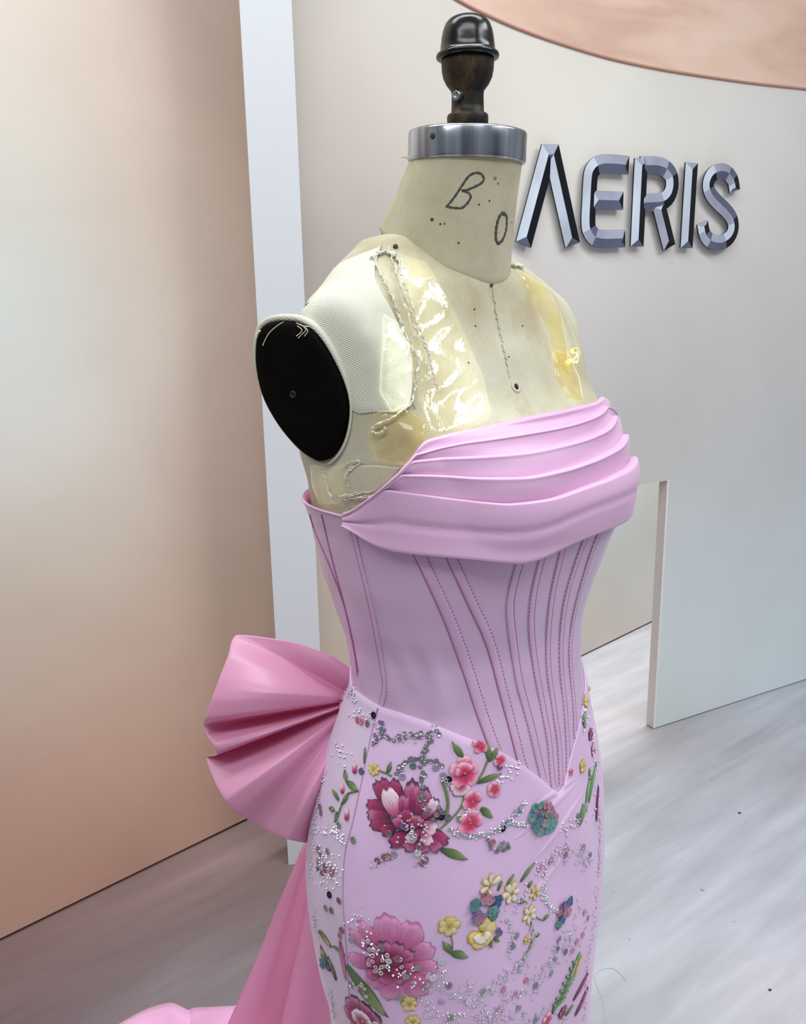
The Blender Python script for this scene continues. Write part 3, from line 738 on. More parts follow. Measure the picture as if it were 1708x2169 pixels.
for px, wd in (([(1240, 1640), (1190, 1690), (1126, 1748), (1070, 1796)], .016), ([(1248, 1660), (1200, 1734), (1160, 1790), (1116, 1836)], .014), ([(1232, 1640), (1180, 1676), (1120, 1714)], .012), ([(1214, 1786), (1150, 1870), (1096, 1924)], .014)):
    # soft gathers of the tulle pulled towards the bodice point, fading out at both ends
    n_ = 40; P = [hit(x, y, BVS) for x, y in even(px, n_)]; V3 = []
    for i, (l, nn) in enumerate(P):
        e = sin(pi*i/(n_-1)); s_ = (P[min(i+1, n_-1)][0]-P[max(i-1, 0)][0]).normalized().cross(nn).normalized()
        for k in range(9):
            q = k/4-1; V3.append(snap(l+s_*wd*.5*q*(.3+.7*e), BVS)+nn*(-.0004+.0016*e*math.cos(q*pi/2)**2))
    mesh('tulle_fold', V3, gridf(n_, 9), skirtm, skirt)

# ---- back bow
K = hull(hull_t(hit(752, 1480)[0])-.55, 1.035, .004)
BN = Vector((-.10, -1, .05)).normalized()
def on_bow(x, y, h=0.): return on_plane(x, y, K+BN*h, BN)
# the loop's outline from the top corner round to the underside, with the fold height of each stretch
bow_keys = [(757, 1426, .004), (700, 1388, .016), (622, 1360, .014), (502, 1345, .006), (484, 1390, .030), (466, 1436, .044), (449, 1482, .050), (437, 1520, .048), (433, 1531, .038),
            (434, 1537, .010), (436, 1548, .012), (443, 1563, .034), (454, 1577, .050), (461, 1592, .050), (459, 1600, .034), (440, 1603, -.004), (439, 1610, -.002), (448, 1636, .026), (461, 1666, .052), (479, 1696, .066), (503, 1722, .062),
            (532, 1738, .044), (560, 1754, .040), (586, 1767, .052), (608, 1776, .064), (630, 1781, .056), (650, 1784, .030), (666, 1776, .006), (684, 1740, -.02), (706, 1690, -.03), (722, 1640, -.035)]
NB = 240
q_ = catmull(bow_keys, NB); lin = np.array([[np.interp(i*(len(bow_keys)-1)/(NB-1), range(len(bow_keys)), [k[c] for k in bow_keys]) for c in range(3)] for i in range(NB)])
bk = .5*q_+.5*lin
kx, ky = 742., 1494.
NR = 34; V = []
# how much each ray of the fan bellies out between knot and edge
bel = np.interp(np.linspace(0, len(bow_keys)-1, NB), [0, 3, 5.5, 8, 9.2, 11, 13, 14.5, 15.5, 17, 19, 22, 25, 27, 30], [.2, .4, 1.0, .9, -.25, .4, .7, .3, -.3, .3, 1.0, .9, 1.0, .3, 0])
for i in range(NR+1):
    f = i/NR
    for j in range(NB):
        x, y, h = bk[j]
        oy = ky-24+46*j/(NB-1); ox = kx+8-10*j/(NB-1)
        X = ox+(x-ox)*f; Y = oy+(y-oy)*f
        hh = h*(f**.8)+.034*bel[j]*sin(pi*f**1.2)*(1-.3*f)
        V.append(on_bow(X, Y, hh))
# fold over the outer edge, then the hidden back of the loop returns to the knot
for i, (g, dep) in enumerate(((1.004, -.005), (1.0, -.014), (.985, -.032), (.93, -.055), (.8, -.07), (.6, -.07), (.4, -.055), (.2, -.03), (.05, -.01))):
    for j in range(NB):
        x, y, h = bk[j]; ox, oy = kx, ky-6
        bh = h*max(0, 1-i/4.)
        lift = 26*sin(pi*min(1, g))*max(0, 1-j/26.) if i > 2 else 0
        V.append(on_bow(ox+(x-ox)*g, oy+(y-oy)*g-lift, bh+dep+.004))
bow = mesh('bow_loop', V, gridf(NR+1+9, NB), sat_bow, gown, label='large pleated pink satin bow loop at the back waist')
# knot
kv = [on_bow(kx+12, ky-36, .004), on_bow(kx+6, ky-12, .014), on_bow(kx+2, ky+12, .014), on_bow(kx+4, ky+34, .002)]
V3, F3 = tube(catmull([tuple(p) for p in kv], 14), [.008+.005*sin(pi*i/13) for i in range(14)], 12); mesh('bow_knot', V3, F3, sat_bow, gown)

# ---- tails: two long satin streamers falling behind the skirt, train on the floor
def tail(name, left, right, ridge, Y0, Y1, nfold, seed, lab):
    n = 60; prof = catmull([[q] for q in nfold], 40)[:, 0]; L = even(left, n); Rr = even(right, n); m = 40; V = []
    for i in range(n):
        f = i/(n-1); Y = Y0+(Y1-Y0)*f
        for j in range(m):
            g = j/(m-1); x = L[i][0]+(Rr[i][0]-L[i][0])*g; y = L[i][1]+(Rr[i][1]-L[i][1])*g
            o = ridge*(.35+.65*f)*prof[j]
            V.append(at_depth(x, y, Y-o))
    return mesh(name, V, gridf(n, m), sat_tail, gown, label=lab)
tail('bow_tail', [(662, 1760), (640, 1795), (617, 1850), (592, 1908), (562, 1985), (531, 2060), (482, 2169), (440, 2260), (405, 2340)], [(690, 1760), (680, 1800), (668, 1850), (657, 1905), (643, 1985), (628, 2060), (604, 2169), (585, 2260), (570, 2340)], .05, 1.0, 1.50, [0, .55, .9, .95, .6, .0, -.55, -.8], 1, 'long satin bow tail nearest the backdrop')
tail('bow_tail', [(684, 1760), (676, 1800), (664, 1850), (652, 1905), (637, 1985), (620, 2060), (596, 2169), (576, 2260), (560, 2340)], [(740, 1760), (745, 1800), (750, 1850), (752, 1905), (760, 1985), (770, 2060), (790, 2169), (800, 2260), (810, 2340)], .045, .985, 1.36, [.1, .75, 1., .95, .6, .1, -.3, -.5], 2, 'long satin bow tail against the skirt')
# train on the floor
edge = catmull([tuple(on_floor(x, y, .05))[:2] for x, y in [(150, 2260), (205, 2195), (250, 2166), (300, 2138), (340, 2124), (366, 2121), (398, 2135), (410, 2131), (450, 2129), (490, 2127), (540, 2122), (600, 2120)]], 90)
V = []; n = 26
for i in range(n):
    f = i/(n-1)
    for j, e in enumerate(edge):
        q = j/89
        x = e[0]+.16*f*(1-q)+.03*f; y = e[1]-.42*f
        z = .05*(1-.25*f)+.012*sin(q*17+1)*sin(pi*min(1, f*2.2))+.010*sin(5*f+q*9)
        if i == 0: z = .046
        z = max(z, .004)
        V.append(Vector((x, y, z)))
rimv = [Vector((e[0], e[1]+.004, .034)) for e in edge]+[Vector((e[0], e[1]+.001, .002)) for e in edge]
V = rimv[90:]+rimv[:90]+V
mesh('train', V, gridf(n+2, 90, flip=True), satin('satin_train', sRGB(238, 180, 220), .3, .38, .003), gown, label='pink satin train spread on the floor')

# ---- embroidery: raised thread flowers, leaves, stems, sequins and beads on the skirt
def petal_mat(name, stops, edge, ew=.12, streak=.35):
    t = NT(name); uv = t.coord('UV'); sx = t.n('ShaderNodeSeparateXYZ'); t.link(uv, sx.inputs[0])
    a = t.math('ABSOLUTE', t.math('MULTIPLY_ADD', sx.outputs[0], 2., -1.)); v = sx.outputs[1]
    nz = t.noise(t.mapping(uv, (22, 1.6, 1)), 1.6, 3, .6, .2)
    f = t.math('ADD', v, t.math('MULTIPLY', t.math('ADD', nz, -.5), streak))
    c = t.ramp(f, stops)
    m = t.math('MAXIMUM', a, t.math('POWER', v, 1.6))
    c = t.mix(t.ramp(m, [(1-ew*1.6, 0.), (1-ew*.7, 1.)]), c, edge)
    t.P(Base_Color=c, Roughness=.62, Sheen_Weight=.2); t.bump(t.noise(t.mapping(uv, (40, 3, 1)), 2., 2), .0007, .7)
    return t.m
m_dark = petal_mat('thread_magenta', [(.0, sRGB(86, 14, 54)), (.4, sRGB(150, 34, 92)), (.68, sRGB(184, 72, 130)), (1., sRGB(220, 156, 194))], sRGB(70, 34, 64), .17, .9)
m_deep = petal_mat('thread_plum', [(.0, sRGB(80, 12, 48)), (.5, sRGB(150, 26, 84)), (1., sRGB(186, 62, 122))], sRGB(70, 36, 70), .15, .3)
m_pale = petal_mat('thread_pale_pink', [(.0, sRGB(160, 30, 90)), (.3, sRGB(206, 96, 148)), (.6, sRGB(236, 196, 216)), (1., sRGB(244, 226, 236))], sRGB(110, 60, 100), .12, 1.0)
m_rose = petal_mat('thread_rose', [(.0, sRGB(180, 60, 118)), (.5, sRGB(204, 112, 164)), (1., sRGB(220, 158, 198))], sRGB(186, 98, 152), .09, .9)
m_hot = petal_mat('thread_hot_pink', [(.0, sRGB(186, 22, 76)), (.4, sRGB(224, 60, 116)), (.7, sRGB(240, 150, 182)), (1., sRGB(250, 226, 234))], sRGB(232, 120, 160), .08, .7)
m_yel = petal_mat('thread_yellow', [(.0, sRGB(196, 160, 70)), (.4, sRGB(232, 214, 150)), (1., sRGB(236, 210, 120))], sRGB(206, 160, 46), .16, .4)
m_cream = petal_mat('thread_cream', [(.0, sRGB(232, 190, 90)), (.25, sRGB(246, 236, 214)), (1., sRGB(248, 240, 226))], sRGB(214, 170, 52), .2, .3)
m_leaf = petal_mat('thread_green', [(.0, sRGB(58, 84, 40)), (.5, sRGB(104, 134, 72)), (1., sRGB(146, 164, 104))], sRGB(70, 96, 52), .14, .8)
m_leaf2 = petal_mat('thread_bright_green', [(.0, sRGB(60, 116, 64)), (.5, sRGB(112, 164, 104)), (1., sRGB(170, 200, 150))], sRGB(66, 120, 66), .14, .8)
m_brown = petal_mat('thread_ochre', [(.0, sRGB(60, 46, 34)), (.5, sRGB(150, 118, 56)), (1., sRGB(196, 170, 90))], sRGB(60, 44, 34), .14, .8)
m_heart = simple('thread_gold', sRGB(190, 150, 60), .6); m_stem = simple('thread_stem', sRGB(108, 132, 74), .6)

def frame(x, y):
    l, n = hit(x, y, BVS); xr = (RM @ Vector((1, 0, 0))); T = (xr-n*xr.dot(n)).normalized(); B = n.cross(T)
    if B.z < 0: B = -B
    return l, n, T, B
UNIT = .000164
def petal_geo(o, T, B, ang, r0, L, Wd, off, bump, tip=.5, nu=6, nv=7, ruf=0., ph=0., rd=0):
    d = T*cos(ang)+B*sin(ang); s = T*-sin(ang)+B*cos(ang); V = []; uv = []
    for j in range(nv+1):
        v = j/nv; w = Wd*(sin(pi*(.12+.56*v))**.9 if rd else sin(pi*min(1, (.10+.86*v)))**tip)
        for i in range(nu+1):
            u = 2*i/nu-1
            ll = r0+L*v*(1-(.30*u**4 if rd else .16*u*u)*v)*(1+ruf*sin(u*7+ph)*v)
            p = o+d*ll+s*(w*u)
            q = snap(p, BVS); nn = BVS.find_nearest(p)[1]
            if nn.dot(q-AX-Z3*q.z) < 0: nn = -nn
            e = (1-u*u)
            hgt = off+bump*(.25+.75*e*(.4+.6*v))
            if abs(u) > .99 or j == nv: hgt = off*.35+.0002
            V.append(q+nn*hgt); uv.append(((u+1)/2, v))
    return V, gridf(nv+1, nu+1), uv
def dome(l, n, r, h, seg=10):
    x = n.orthogonal().normalized(); y = n.cross(x); V = []
    for k, (rr, hh) in enumerate(((1, -.3), (.92, .4), (.6, .85), (.25, 1.))):
        for s in range(seg): V.append(l+n*h*hh+(x*cos(2*pi*s/seg)+y*sin(2*pi*s/seg))*r*rr)
    return V, gridf(4, seg, True)+[tuple(3*seg+s for s in range(seg))]
def flower(name, x, y, rings, heart, lab, hm=m_heart):
    """rings: (count, start angle deg, r0, L, W, material, off, arc) in embroidery units"""
    l, n, T, B = frame(x, y)
    V, F = dome(l+n*rings[-1][6], n, heart*UNIT, .0012)
    f = mesh(name, V, F, hm, gown, label=lab)
    for (cnt, a0, r0, L, Wd, m, off, arc) in rings:
        for k in range(cnt):
            a = radians(a0+arc*k/cnt)+rng.uniform(-.1, .1); q = rng.uniform(.88, 1.12)
            V, F, uv = petal_geo(l, T, B, a, r0*UNIT, L*UNIT*q, Wd*UNIT*q, off+.0001*(k % 3), .0014, .55, ruf=.05, ph=k*2., rd=1 if Wd > 18 else 0)
            mesh('petal', V, F, m, f, uv=uv)
    return f
def leaf(p0, p1, w, m=m_leaf, name='leaf', parent=gown, tip=.85, off=.0009, ruf=0., rd=0):
    (x0, y0), (x1, y1) = p0, p1
    l0, n0, T, B = frame(x0, y0); l1 = hit(x1, y1, BVS)[0]; d = l1-l0; L = d.length
    a = atan2(d.dot(B), d.dot(T)); Lp = math.hypot(x1-x0, y1-y0)*UNIT*2.512
    if L > 1.5*Lp: L = 1.1*Lp; a = atan2(y0-y1, x1-x0)
    V, F, uv = petal_geo(l0, T, B, a, 0, L, w*UNIT, off, .0016, tip, nv=8, ruf=ruf, ph=x0, rd=rd)
    return mesh(name, V, F, m, parent, uv=uv)
def stem(px, r=.0009, m=m_stem):
    P = [hit(x, y, BVS) for x, y in even(px, 16)]
    V, F = tube([l+n*.0008 for l, n in P], r, 6); mesh('stem', V, F, m, gown)
def c6(x, y): return (640+x/2.512, 1480+y/2.512)
def c7(x, y): return (640+x/2.512, 1800+y/2.512)

# big plum peony
def bloom(hx, hy, hr, conv, petals, lab, hm=m_heart):
    l, n, T, B = frame(*conv(hx, hy)); V, F = dome(l+n*.0034, n, hr*UNIT, .0012); f = mesh('peony', V, F, hm, gown, label=lab)
    for i, (bx, by, tx, ty, w, m) in enumerate(petals):
        leaf(conv(bx, by), conv(tx, ty), w, m, 'petal', f, .5, .0006+.00013*i, .07, 1)
    return f
bloom(588, 626, 13, c6, [(470, 560, 385, 440, 42, m_deep), (480, 550, 425, 420, 40, m_deep), (510, 560, 490, 424, 42, m_deep), (460, 590, 342, 556, 42, m_deep), (480, 650, 362, 672, 44, m_deep), (470, 620, 346, 614, 42, m_dark), (500, 680, 420, 706, 42, m_deep),
 (640, 620, 660, 470, 40, m_dark), (660, 640, 752, 590, 36, m_deep), (640, 630, 722, 532, 42, m_pale), (600, 640, 640, 500, 44, m_dark), (590, 630, 588, 428, 52, m_dark), (520, 640, 446, 466, 60, m_pale), (540, 640, 545, 500, 40, m_dark),
 (600, 700, 468, 776, 46, m_deep), (640, 700, 778, 764, 46, m_deep), (620, 710, 552, 806, 46, m_dark), (660, 710, 728, 806, 46, m_dark), (640, 720, 640, 820, 48, m_dark), (620, 690, 560, 760, 40, m_pale), (640, 660, 712, 704, 48, m_pale), (640, 690, 680, 776, 40, m_pale),
 (570, 690, 490, 620, 44, m_dark), (575, 690, 545, 575, 44, m_deep), (590, 690, 630, 610, 40, m_dark), (580, 690, 590, 640, 34, m_deep)], 'plum and magenta embroidered peony below the side seam')
# hot pink blossoms and buds
flower('blossom', *c6(862, 392), [(5, 20, 12, 78, 42, m_hot, .0008, 360), (3, 60, 4, 55, 32, m_hot, .0022, 150)], 9, 'hot pink embroidered blossom')
flower('blossom', *c6(842, 458), [(4, 200, 6, 62, 30, m_pale, .0010, 170)], 7, 'white and pink lower half of the blossom')
flower('blossom', *c6(905, 545), [(4, 30, 4, 60, 34, m_hot, .0008, 340)], 8, 'pink embroidered blossom above the bead garland')
flower('blossom', *c6(893, 660), [(5, 0, 6, 72, 36, m_hot, .0008, 360)], 8, 'ragged pink embroidered blossom on the bead garland')
flower('bud', *c6(1020, 478), [(5, 20, 2, 48, 30, m_hot, .0008, 360)], 6, 'round pink embroidered bud')
flower('bud', *c6(945, 248), [(4, 60, 2, 48, 26, m_hot, .0008, 360)], 6, 'pink bud below the bodice seam')
flower('bud', *c6(1050, 328), [(4, 20, 2, 42, 24, m_hot, .0008, 360)], 6, 'pale pink bud beside the seam')
flower('small_flower', *c6(385, 374), [(8, 0, 4, 34, 14, m_yel, .0007, 360)], 7, 'small gold thread flower')
for x, y, L in ((283, 370, 46), (218, 480, 40), (242, 615, 52)):
    flower('bud', *c6(x, y), [(2, 75, -L*.6, L*1.3, 18, m_hot, .0008, 40), (1, 90, -L*.4, L, 14, m_pale, .0016, 0)], 3, 'slim pink bud near the side seam')
for p0, p1, w in (((858, 318), (795, 224), 20), ((738, 800), (886, 852), 26), ((995, 330), (985, 226), 20), ((1000, 330), (1056, 256), 17), ((930, 445), (1065, 392), 18), ((948, 580), (1015, 632), 22), ((455, 396), (476, 332), 15), ((240, 440), (305, 492), 22), ((150, 580), (205, 590), 16),
                  ((200, 540), (165, 480), 14), ((215, 560), (255, 500), 14), ((190, 600), (180, 660), 14), ((335, 345), (340, 255), 9), ((230, 380), (240, 440), 12)):
    leaf(c6(*p0), c6(*p1), w)
stem([c6(*q) for q in ((748, 440), (768, 500), (776, 560), (768, 612))], .0016); stem([c6(*q) for q in ((860, 480), (852, 560), (800, 630), (735, 690))]); stem([c6(*q) for q in ((985, 330), (960, 390), (925, 445))]); stem([c6(*q) for q in ((420, 385), (450, 395), (480, 410))])
stem([c6(*q) for q in ((300, 490), (240, 510), (205, 590), (190, 640))])
# yellow and cream group
flower('star_flower', *c7(1000, 190), [(5, 20, 14, 66, 20, m_cream, .0008, 300)], 8, 'cream and gold five-petal flower')
flower('pansy', *c7(955, 440), [(5, 190, 12, 84, 46, m_yel, .0008, 300), (3, 215, 4, 58, 34, m_cream, .002, 150)], 9, 'yellow and white embroidered pansy')
flower('small_flower', *c7(782, 402), [(7, 0, 6, 56, 24, m_yel, .0008, 360)], 8, 'round yellow flower on a thin stem')
flower('star_flower', *c7(1112, 228), [(6, 0, 10, 62, 22, m_cream, .0008, 360)], 8, 'cream flower among green leaves')
flower('star_flower', *c7(1208, 340), [(6, 20, 8, 54, 16, m_cream, .0008, 360)], 7, 'narrow-petalled yellow flower')
flower('small_flower', *c7(1238, 225), [(6, 20, 6, 44, 14, m_yel, .0008, 360)], 6, 'small gold flower by the leaves')
flower('small_flower', *c7(1195, 475), [(5, 20, 3, 26, 11, m_yel, .0008, 360)], 5, 'tiny gold flower on the hanging stem')
for p0, p1, w in (((1160, 168), (1236, 62), 15), ((1082, 198), (1126, 124), 11), ((790, 545), (886, 566), 26), ((792, 545), (746, 484), 22), ((1000, 470), (1005, 522), 16), ((1020, 465), (1055, 498), 16), ((1280, 372), (1312, 340), 12), ((1040, 215), (1062, 160), 11), ((1150, 280), (1190, 265), 14), ((1200, 200), (1222, 160), 14), ((1240, 460), (1262, 440), 12), ((170, 510), (275, 495), 12)):
    leaf(c7(*p0), c7(*p1), w)
stem([c7(*q) for q in ((790, 440), (800, 500), (796, 548))], .0006); stem([c7(*q) for q in ((1215, 380), (1230, 440), (1215, 500), (1170, 580))], .0006); stem([c7(*q) for q in ((1235, 350), (1270, 370), (1290, 365))], .0006)
# lower pink peony, bottom peony, big leaf
bloom(440, 606, 20, c7, [(420, 540, 236, 420, 52, m_rose), (430, 520, 290, 372, 50, m_rose), (400, 600, 236, 560, 54, m_rose), (480, 540, 440, 340, 92, m_rose), (530, 540, 606, 384, 84, m_rose), (560, 570, 706, 520, 72, m_rose), (560, 610, 722, 630, 66, m_rose), (540, 650, 664, 766, 84, m_rose),
 (470, 670, 480, 796, 86, m_rose), (420, 650, 352, 742, 64, m_rose), (470, 600, 356, 488, 46, m_dark), (470, 600, 432, 470, 50, m_dark), (470, 600, 528, 480, 48, m_dark), (480, 600, 604, 530, 46, m_dark), (480, 610, 616, 628, 46, m_dark), (470, 620, 548, 700, 46, m_dark), (460, 620, 436, 704, 46, m_dark), (450, 620, 350, 664, 44, m_dark), (450, 600, 336, 580, 42, m_dark),
 (450, 610, 390, 540, 34, m_deep), (450, 610, 450, 530, 34, m_deep), (460, 610, 520, 560, 34, m_deep), (460, 610, 520, 650, 34, m_deep), (450, 610, 400, 650, 34, m_deep)], 'large rose-pink peony low on the skirt')
leaf(c7(240, 612), c7(498, 892), 62, m_leaf)
leaf(c7(205, 480), c7(240, 700), 24, m_rose, 'petal_edge')
flower('peony', *c7(330, 905), [(9, 0, 60, 100, 56, m_dark, .0008, 360), (6, 20, 15, 75, 44, m_pale, .0018, 360)], 16, 'plum peony at the lower edge of view')
flower('small_flower', *c7(572, 815), [(6, 0, 6, 44, 22, m_yel, .0008, 360)], 9, 'dull gold flower below the rose peony')
flower('small_flower', *c7(590, 908), [(6, 0, 6, 40, 20, m_yel, .0008, 360)], 8, 'dull gold flower at the lower edge')
# right side sprigs
fx = [(1340, 855), (1375, 780), (1410, 700), (1445, 620), (1468, 560)]
stem([c7(*q) for q in fx], .0010, simple('thread_green_stem', sRGB(96, 150, 92), .6))
for i, (x, y) in enumerate(((1350, 830), (1365, 795), (1385, 755), (1400, 715), (1418, 680), (1435, 640), (1452, 605))):
    leaf(c7(x, y), c7(x-34, y-44), 12, m_leaf2); leaf(c7(x, y), c7(x+52, y-52), 12, m_leaf2)
leaf(c7(1440, 690), c7(1528, 560), 14, m_yel, 'gold_leaf'); leaf(c7(1440, 800), c7(1520, 640), 22, m_deep, 'petal'); leaf(c7(1470, 840), c7(1520, 720), 22, m_dark, 'petal'); leaf(c7(1450, 880), c7(1500, 780), 26, m_dark, 'petal')
flower('blossom', *c7(1300, 905), [(5, 0, 5, 46, 24, m_hot, .0008, 360)], 7, 'red-pink blossom at the lower right')
flower('blossom', *c7(1385, 862), [(5, 30, 5, 40, 20, m_dark, .0008, 360)], 6, 'dark pink blossom under the green sprig')
leaf(c7(1400, 880), c7(1440, 820), 14); leaf(c7(1330, 870), c7(1350, 800), 14)
# right hip edge
for x, y, m, lab in ((1236, 1452, m_yel, 'yellow flower on the far hip, uppermost'), (1241, 1486, m_yel, 'yellow flower on the far hip below the first'), (1250, 1556, m_dark, 'magenta flower on the far hip'), (1256, 1588, m_pale, 'pale pink flower on the far hip'), (1234, 1622, m_yel, 'yellow flower beside the bodice point'), (1208, 1634, m_hot, 'tiny pink flower beside the bodice point')):
    flower('small_flower', x, y, [(5, 10, 4, 40 if x > 1215 else 22, 20 if x > 1215 else 10, m, .001, 360)], 7, lab)
for p0, p1, w, m in (((1234, 1532), (1250, 1508), 26, m_leaf2), ((1236, 1520), (1242, 1545), 20, m_leaf2), ((1246, 1700), (1262, 1610), 22, m_leaf2), ((1240, 1720), (1250, 1640), 20, m_leaf2), ((1228, 1745), (1244, 1690), 20, m_leaf2), ((1225, 1750), (1234, 1700), 16, m_leaf), ((1250, 1660), (1240, 1620), 14, m_leaf2), ((1262, 1740), (1266, 1660), 12, m_deep)):
    leaf(p0, p1, w, m)
# winged motif at the left edge
for p0, p1, w, m in ((c7(95, 430), c7(165, 520), 26, m_brown), (c7(150, 640), c7(100, 500), 30, m_brown), (c7(185, 690), c7(140, 560), 20, m_brown)): leaf(p0, p1, w, m, 'wing')

# ---- sequins (shared meshes) and beads
def disc_mesh(name, r, hole, m, seg=12, cup=.18):
    V = []; 
    for rr, h in ((r, 0), (r, .0003), (r*.86, .0005), (hole, .0005-cup*.001), (hole, 0)):
        for k in range(seg): V.append((rr*cos(2*pi*k/seg), rr*sin(2*pi*k/seg), h))
    me = bpy.data.meshes.new(name); me.from_pydata(V, [], gridf(5, seg, True)); me.materials.append(m); me.update(); return me
def seqm(n, c, metal=.7, rough=.22): return simple('sequin_'+n, c, rough, metal)
SC = {'navy': sRGB(44, 44, 62), 'teal': sRGB(132, 158, 168), 'pink': sRGB(212, 150, 168), 'lav': sRGB(196, 186, 222), 'purple': sRGB(136, 112, 160), 'grey': sRGB(150, 148, 156), 'white': sRGB(236, 236, 242), 'green': sRGB(160, 178, 158), 'mauve': sRGB(168, 132, 148), 'silver': sRGB(214, 214, 222)}
SM = {k: seqm(k, c) for k, c in SC.items()}
DM = {k: disc_mesh('sequin', .0033, .0006, SM[k]) for k in SC}
RMESH = {k: disc_mesh('ring_sequin', .0021, .0010, SM[k], 10) for k in ('silver', 'grey', 'white', 'purple')}
PEO = [(c6(560, 610), 76, 56), (c6(650, 740), 58, 44), (c7(470, 580), 96, 84), (c7(330, 905), 60, 50)]
def over(x, y, off):
    for (cx, cy), rx, ry in PEO:
        if ((x-cx)/rx)**2+((y-cy)/ry)**2 < 1: return .0062
    return off
def put(me, name, x, y, off=.0012, tilt=.18, sc=1., parent=gown):
    if off < .0013: off = over(x, y, off)
    l, n = hit(x, y, BVS)
    n = (n+Vector((rng.uniform(-tilt, tilt), rng.uniform(-tilt, tilt), rng.uniform(-tilt, tilt)))).normalized()
    o = bpy.data.objects.new(name, me); COL.objects.link(o); o.parent = parent
    o.location = l+n*off-base_of(parent); o.rotation_euler = n.to_track_quat('Z', 'Y').to_euler(); o.scale = (sc,)*3
    return o
for x, y, k in ((385, 87, 'navy'), (430, 165, 'teal'), (300, 112, 'pink'), (320, 122, 'pink'), (352, 132, 'mauve'), (535, 412, 'lav'), (592, 355, 'teal'), (712, 365, 'lav'), (752, 405, 'lav'), (780, 427, 'navy'), (1050, 360, 'purple'), (1192, 335, 'teal'), (735, 620, 'navy'), (775, 628, 'grey'), (838, 635, 'green'),
                (545, 672, 'purple'), (475, 705, 'mauve'), (612, 808, 'white'), (655, 855, 'mauve'), (640, 872, 'mauve'), (405, 858, 'mauve'), (440, 840, 'mauve'), (490, 825, 'lav'), (465, 835, 'pink'), (275, 750, 'green'), (1095, 655, 'teal'), (1065, 688, 'navy'), (1012, 762, 'pink'), (1055, 785, 'green'), (1155, 590, 'teal'), (1135, 600, 'lav'), (1405, 800, 'pink'), (1400, 830, 'mauve'),
                (105, 605, 'grey'), (100, 575, 'grey'), (200, 670, 'green'), (1465, 625, 'teal'), (1320, 860, 'pink'), (1265, 900, 'pink'), (90, 800, 'grey'), (105, 830, 'mauve'), (140, 810, 'mauve'), (125, 890, 'mauve'), (165, 905, 'pink'), (90, 905, 'grey'), (110, 925, 'mauve'), (235, 410, 'green'), (320, 385, 'purple'), (490, 450, 'purple'), (620, 770, 'mauve'), (1495, 790, 'pink'), (1530, 830, 'purple'), (1490, 800, 'lav')):
    put(DM[k], 'sequin', *c6(x, y))
for x, y, k in ((150, 238, 'navy'), (200, 268, 'mauve'), (130, 308, 'green'), (160, 320, 'mauve'), (125, 105, 'mauve'), (160, 120, 'pink'), (90, 60, 'mauve'), (430, 505, 'grey'), (470, 565, 'white'), (512, 560, 'mauve'), (615, 600, 'green'), (552, 645, 'green'), (740, 590, 'white'), (690, 660, 'white'), (648, 695, 'grey'), (675, 742, 'white'), (525, 757, 'green'), (780, 718, 'grey'),
                (895, 700, 'white'), (850, 742, 'white'), (740, 805, 'lav'), (885, 805, 'white'), (665, 878, 'white'), (790, 890, 'green'), (405, 890, 'white'), (265, 715, 'green'), (335, 715, 'mauve'), (285, 465, 'lav'), (1325, 655, 'teal'), (1190, 690, 'pink'), (1070, 740, 'pink'), (1135, 765, 'pink'), (1120, 510, 'teal'), (1400, 540, 'purple'), (1355, 525, 'purple'), (1365, 475, 'purple'),
                (1460, 485, 'pink'), (1437, 535, 'pink'), (960, 750, 'green'), (1040, 430, 'purple'), (1050, 440, 'purple'), (1140, 455, 'teal'), (1240, 720, 'grey'), (1150, 840, 'green'), (1040, 850, 'pink'), (1240, 905, 'teal'), (205, 455, 'pink'), (215, 425, 'mauve'), (1345, 580, 'teal'), (1500, 330, 'pink'), (1520, 360, 'mauve'), (1490, 450, 'pink')):
    put(DM[k], 'sequin', *c7(x, y))
def ringpath(px, k, n, spread, conv):
    for q in even(px, n):
        put(RMESH[k], 'ring_sequin', *conv(q[0]+rng.uniform(-spread, spread), q[1]+rng.uniform(-spread, spread)), tilt=.3)
ringpath([(392, 218), (420, 192), (480, 212), (560, 200), (640, 195), (700, 168), (728, 200)], 'grey', 26, 13, c6)
ringpath([(700, 190), (662, 260), (640, 330), (645, 430), (650, 520), (660, 592)], 'grey', 34, 14, c6)
ringpath([(510, 395), (540, 345), (600, 322), (680, 322), (742, 352)], 'grey', 22, 10, c6)
ringpath([(420, 120), (440, 150), (400, 210), (384, 244)], 'purple', 7, 8, c6)
ringpath([(740, 420), (800, 460), (830, 440)], 'silver', 6, 10, c6)
ringpath([(860, 600), (890, 630), (910, 605), (880, 590)], 'white', 7, 12, c6)
ringpath([(780, 692), (850, 728), (950, 722), (1050, 690), (1110, 640), (1182, 552)], 'silver', 26, 6, c6)
ringpath([(985, 742), (1000, 785), (1045, 805), (1105, 790), (1070, 755)], 'grey', 12, 8, c6)
ringpath([(1100, 660), (1160, 665), (1195, 672)], 'white', 6, 5, c6)
ringpath([(690, 640), (720, 600), (735, 560)], 'grey', 7, 10, c6)
ringpath([(560, 690), (600, 700), (590, 740)], 'silver', 8, 16, c6)
ringpath([(1180, 582), (1060, 690), (960, 760), (940, 885)], 'white', 18, 16, c7)
ringpath([(1290, 200), (1290, 270), (1350, 322)], 'white', 10, 8, c7)
ringpath([(1222, 400), (1220, 500), (1172, 582), (1158, 642)], 'silver', 12, 8, c7)
ringpath([(1450, 430), (1340, 560), (1250, 680), (1150, 770), (1060, 830), (980, 905)], 'white', 26, 22, c7)
ringpath([(340, 480), (400, 520), (520, 600), (620, 660), (740, 660)], 'white', 18, 34, c7)
ringpath([(720, 720), (800, 770), (880, 790), (900, 730)], 'white', 12, 12, c7)
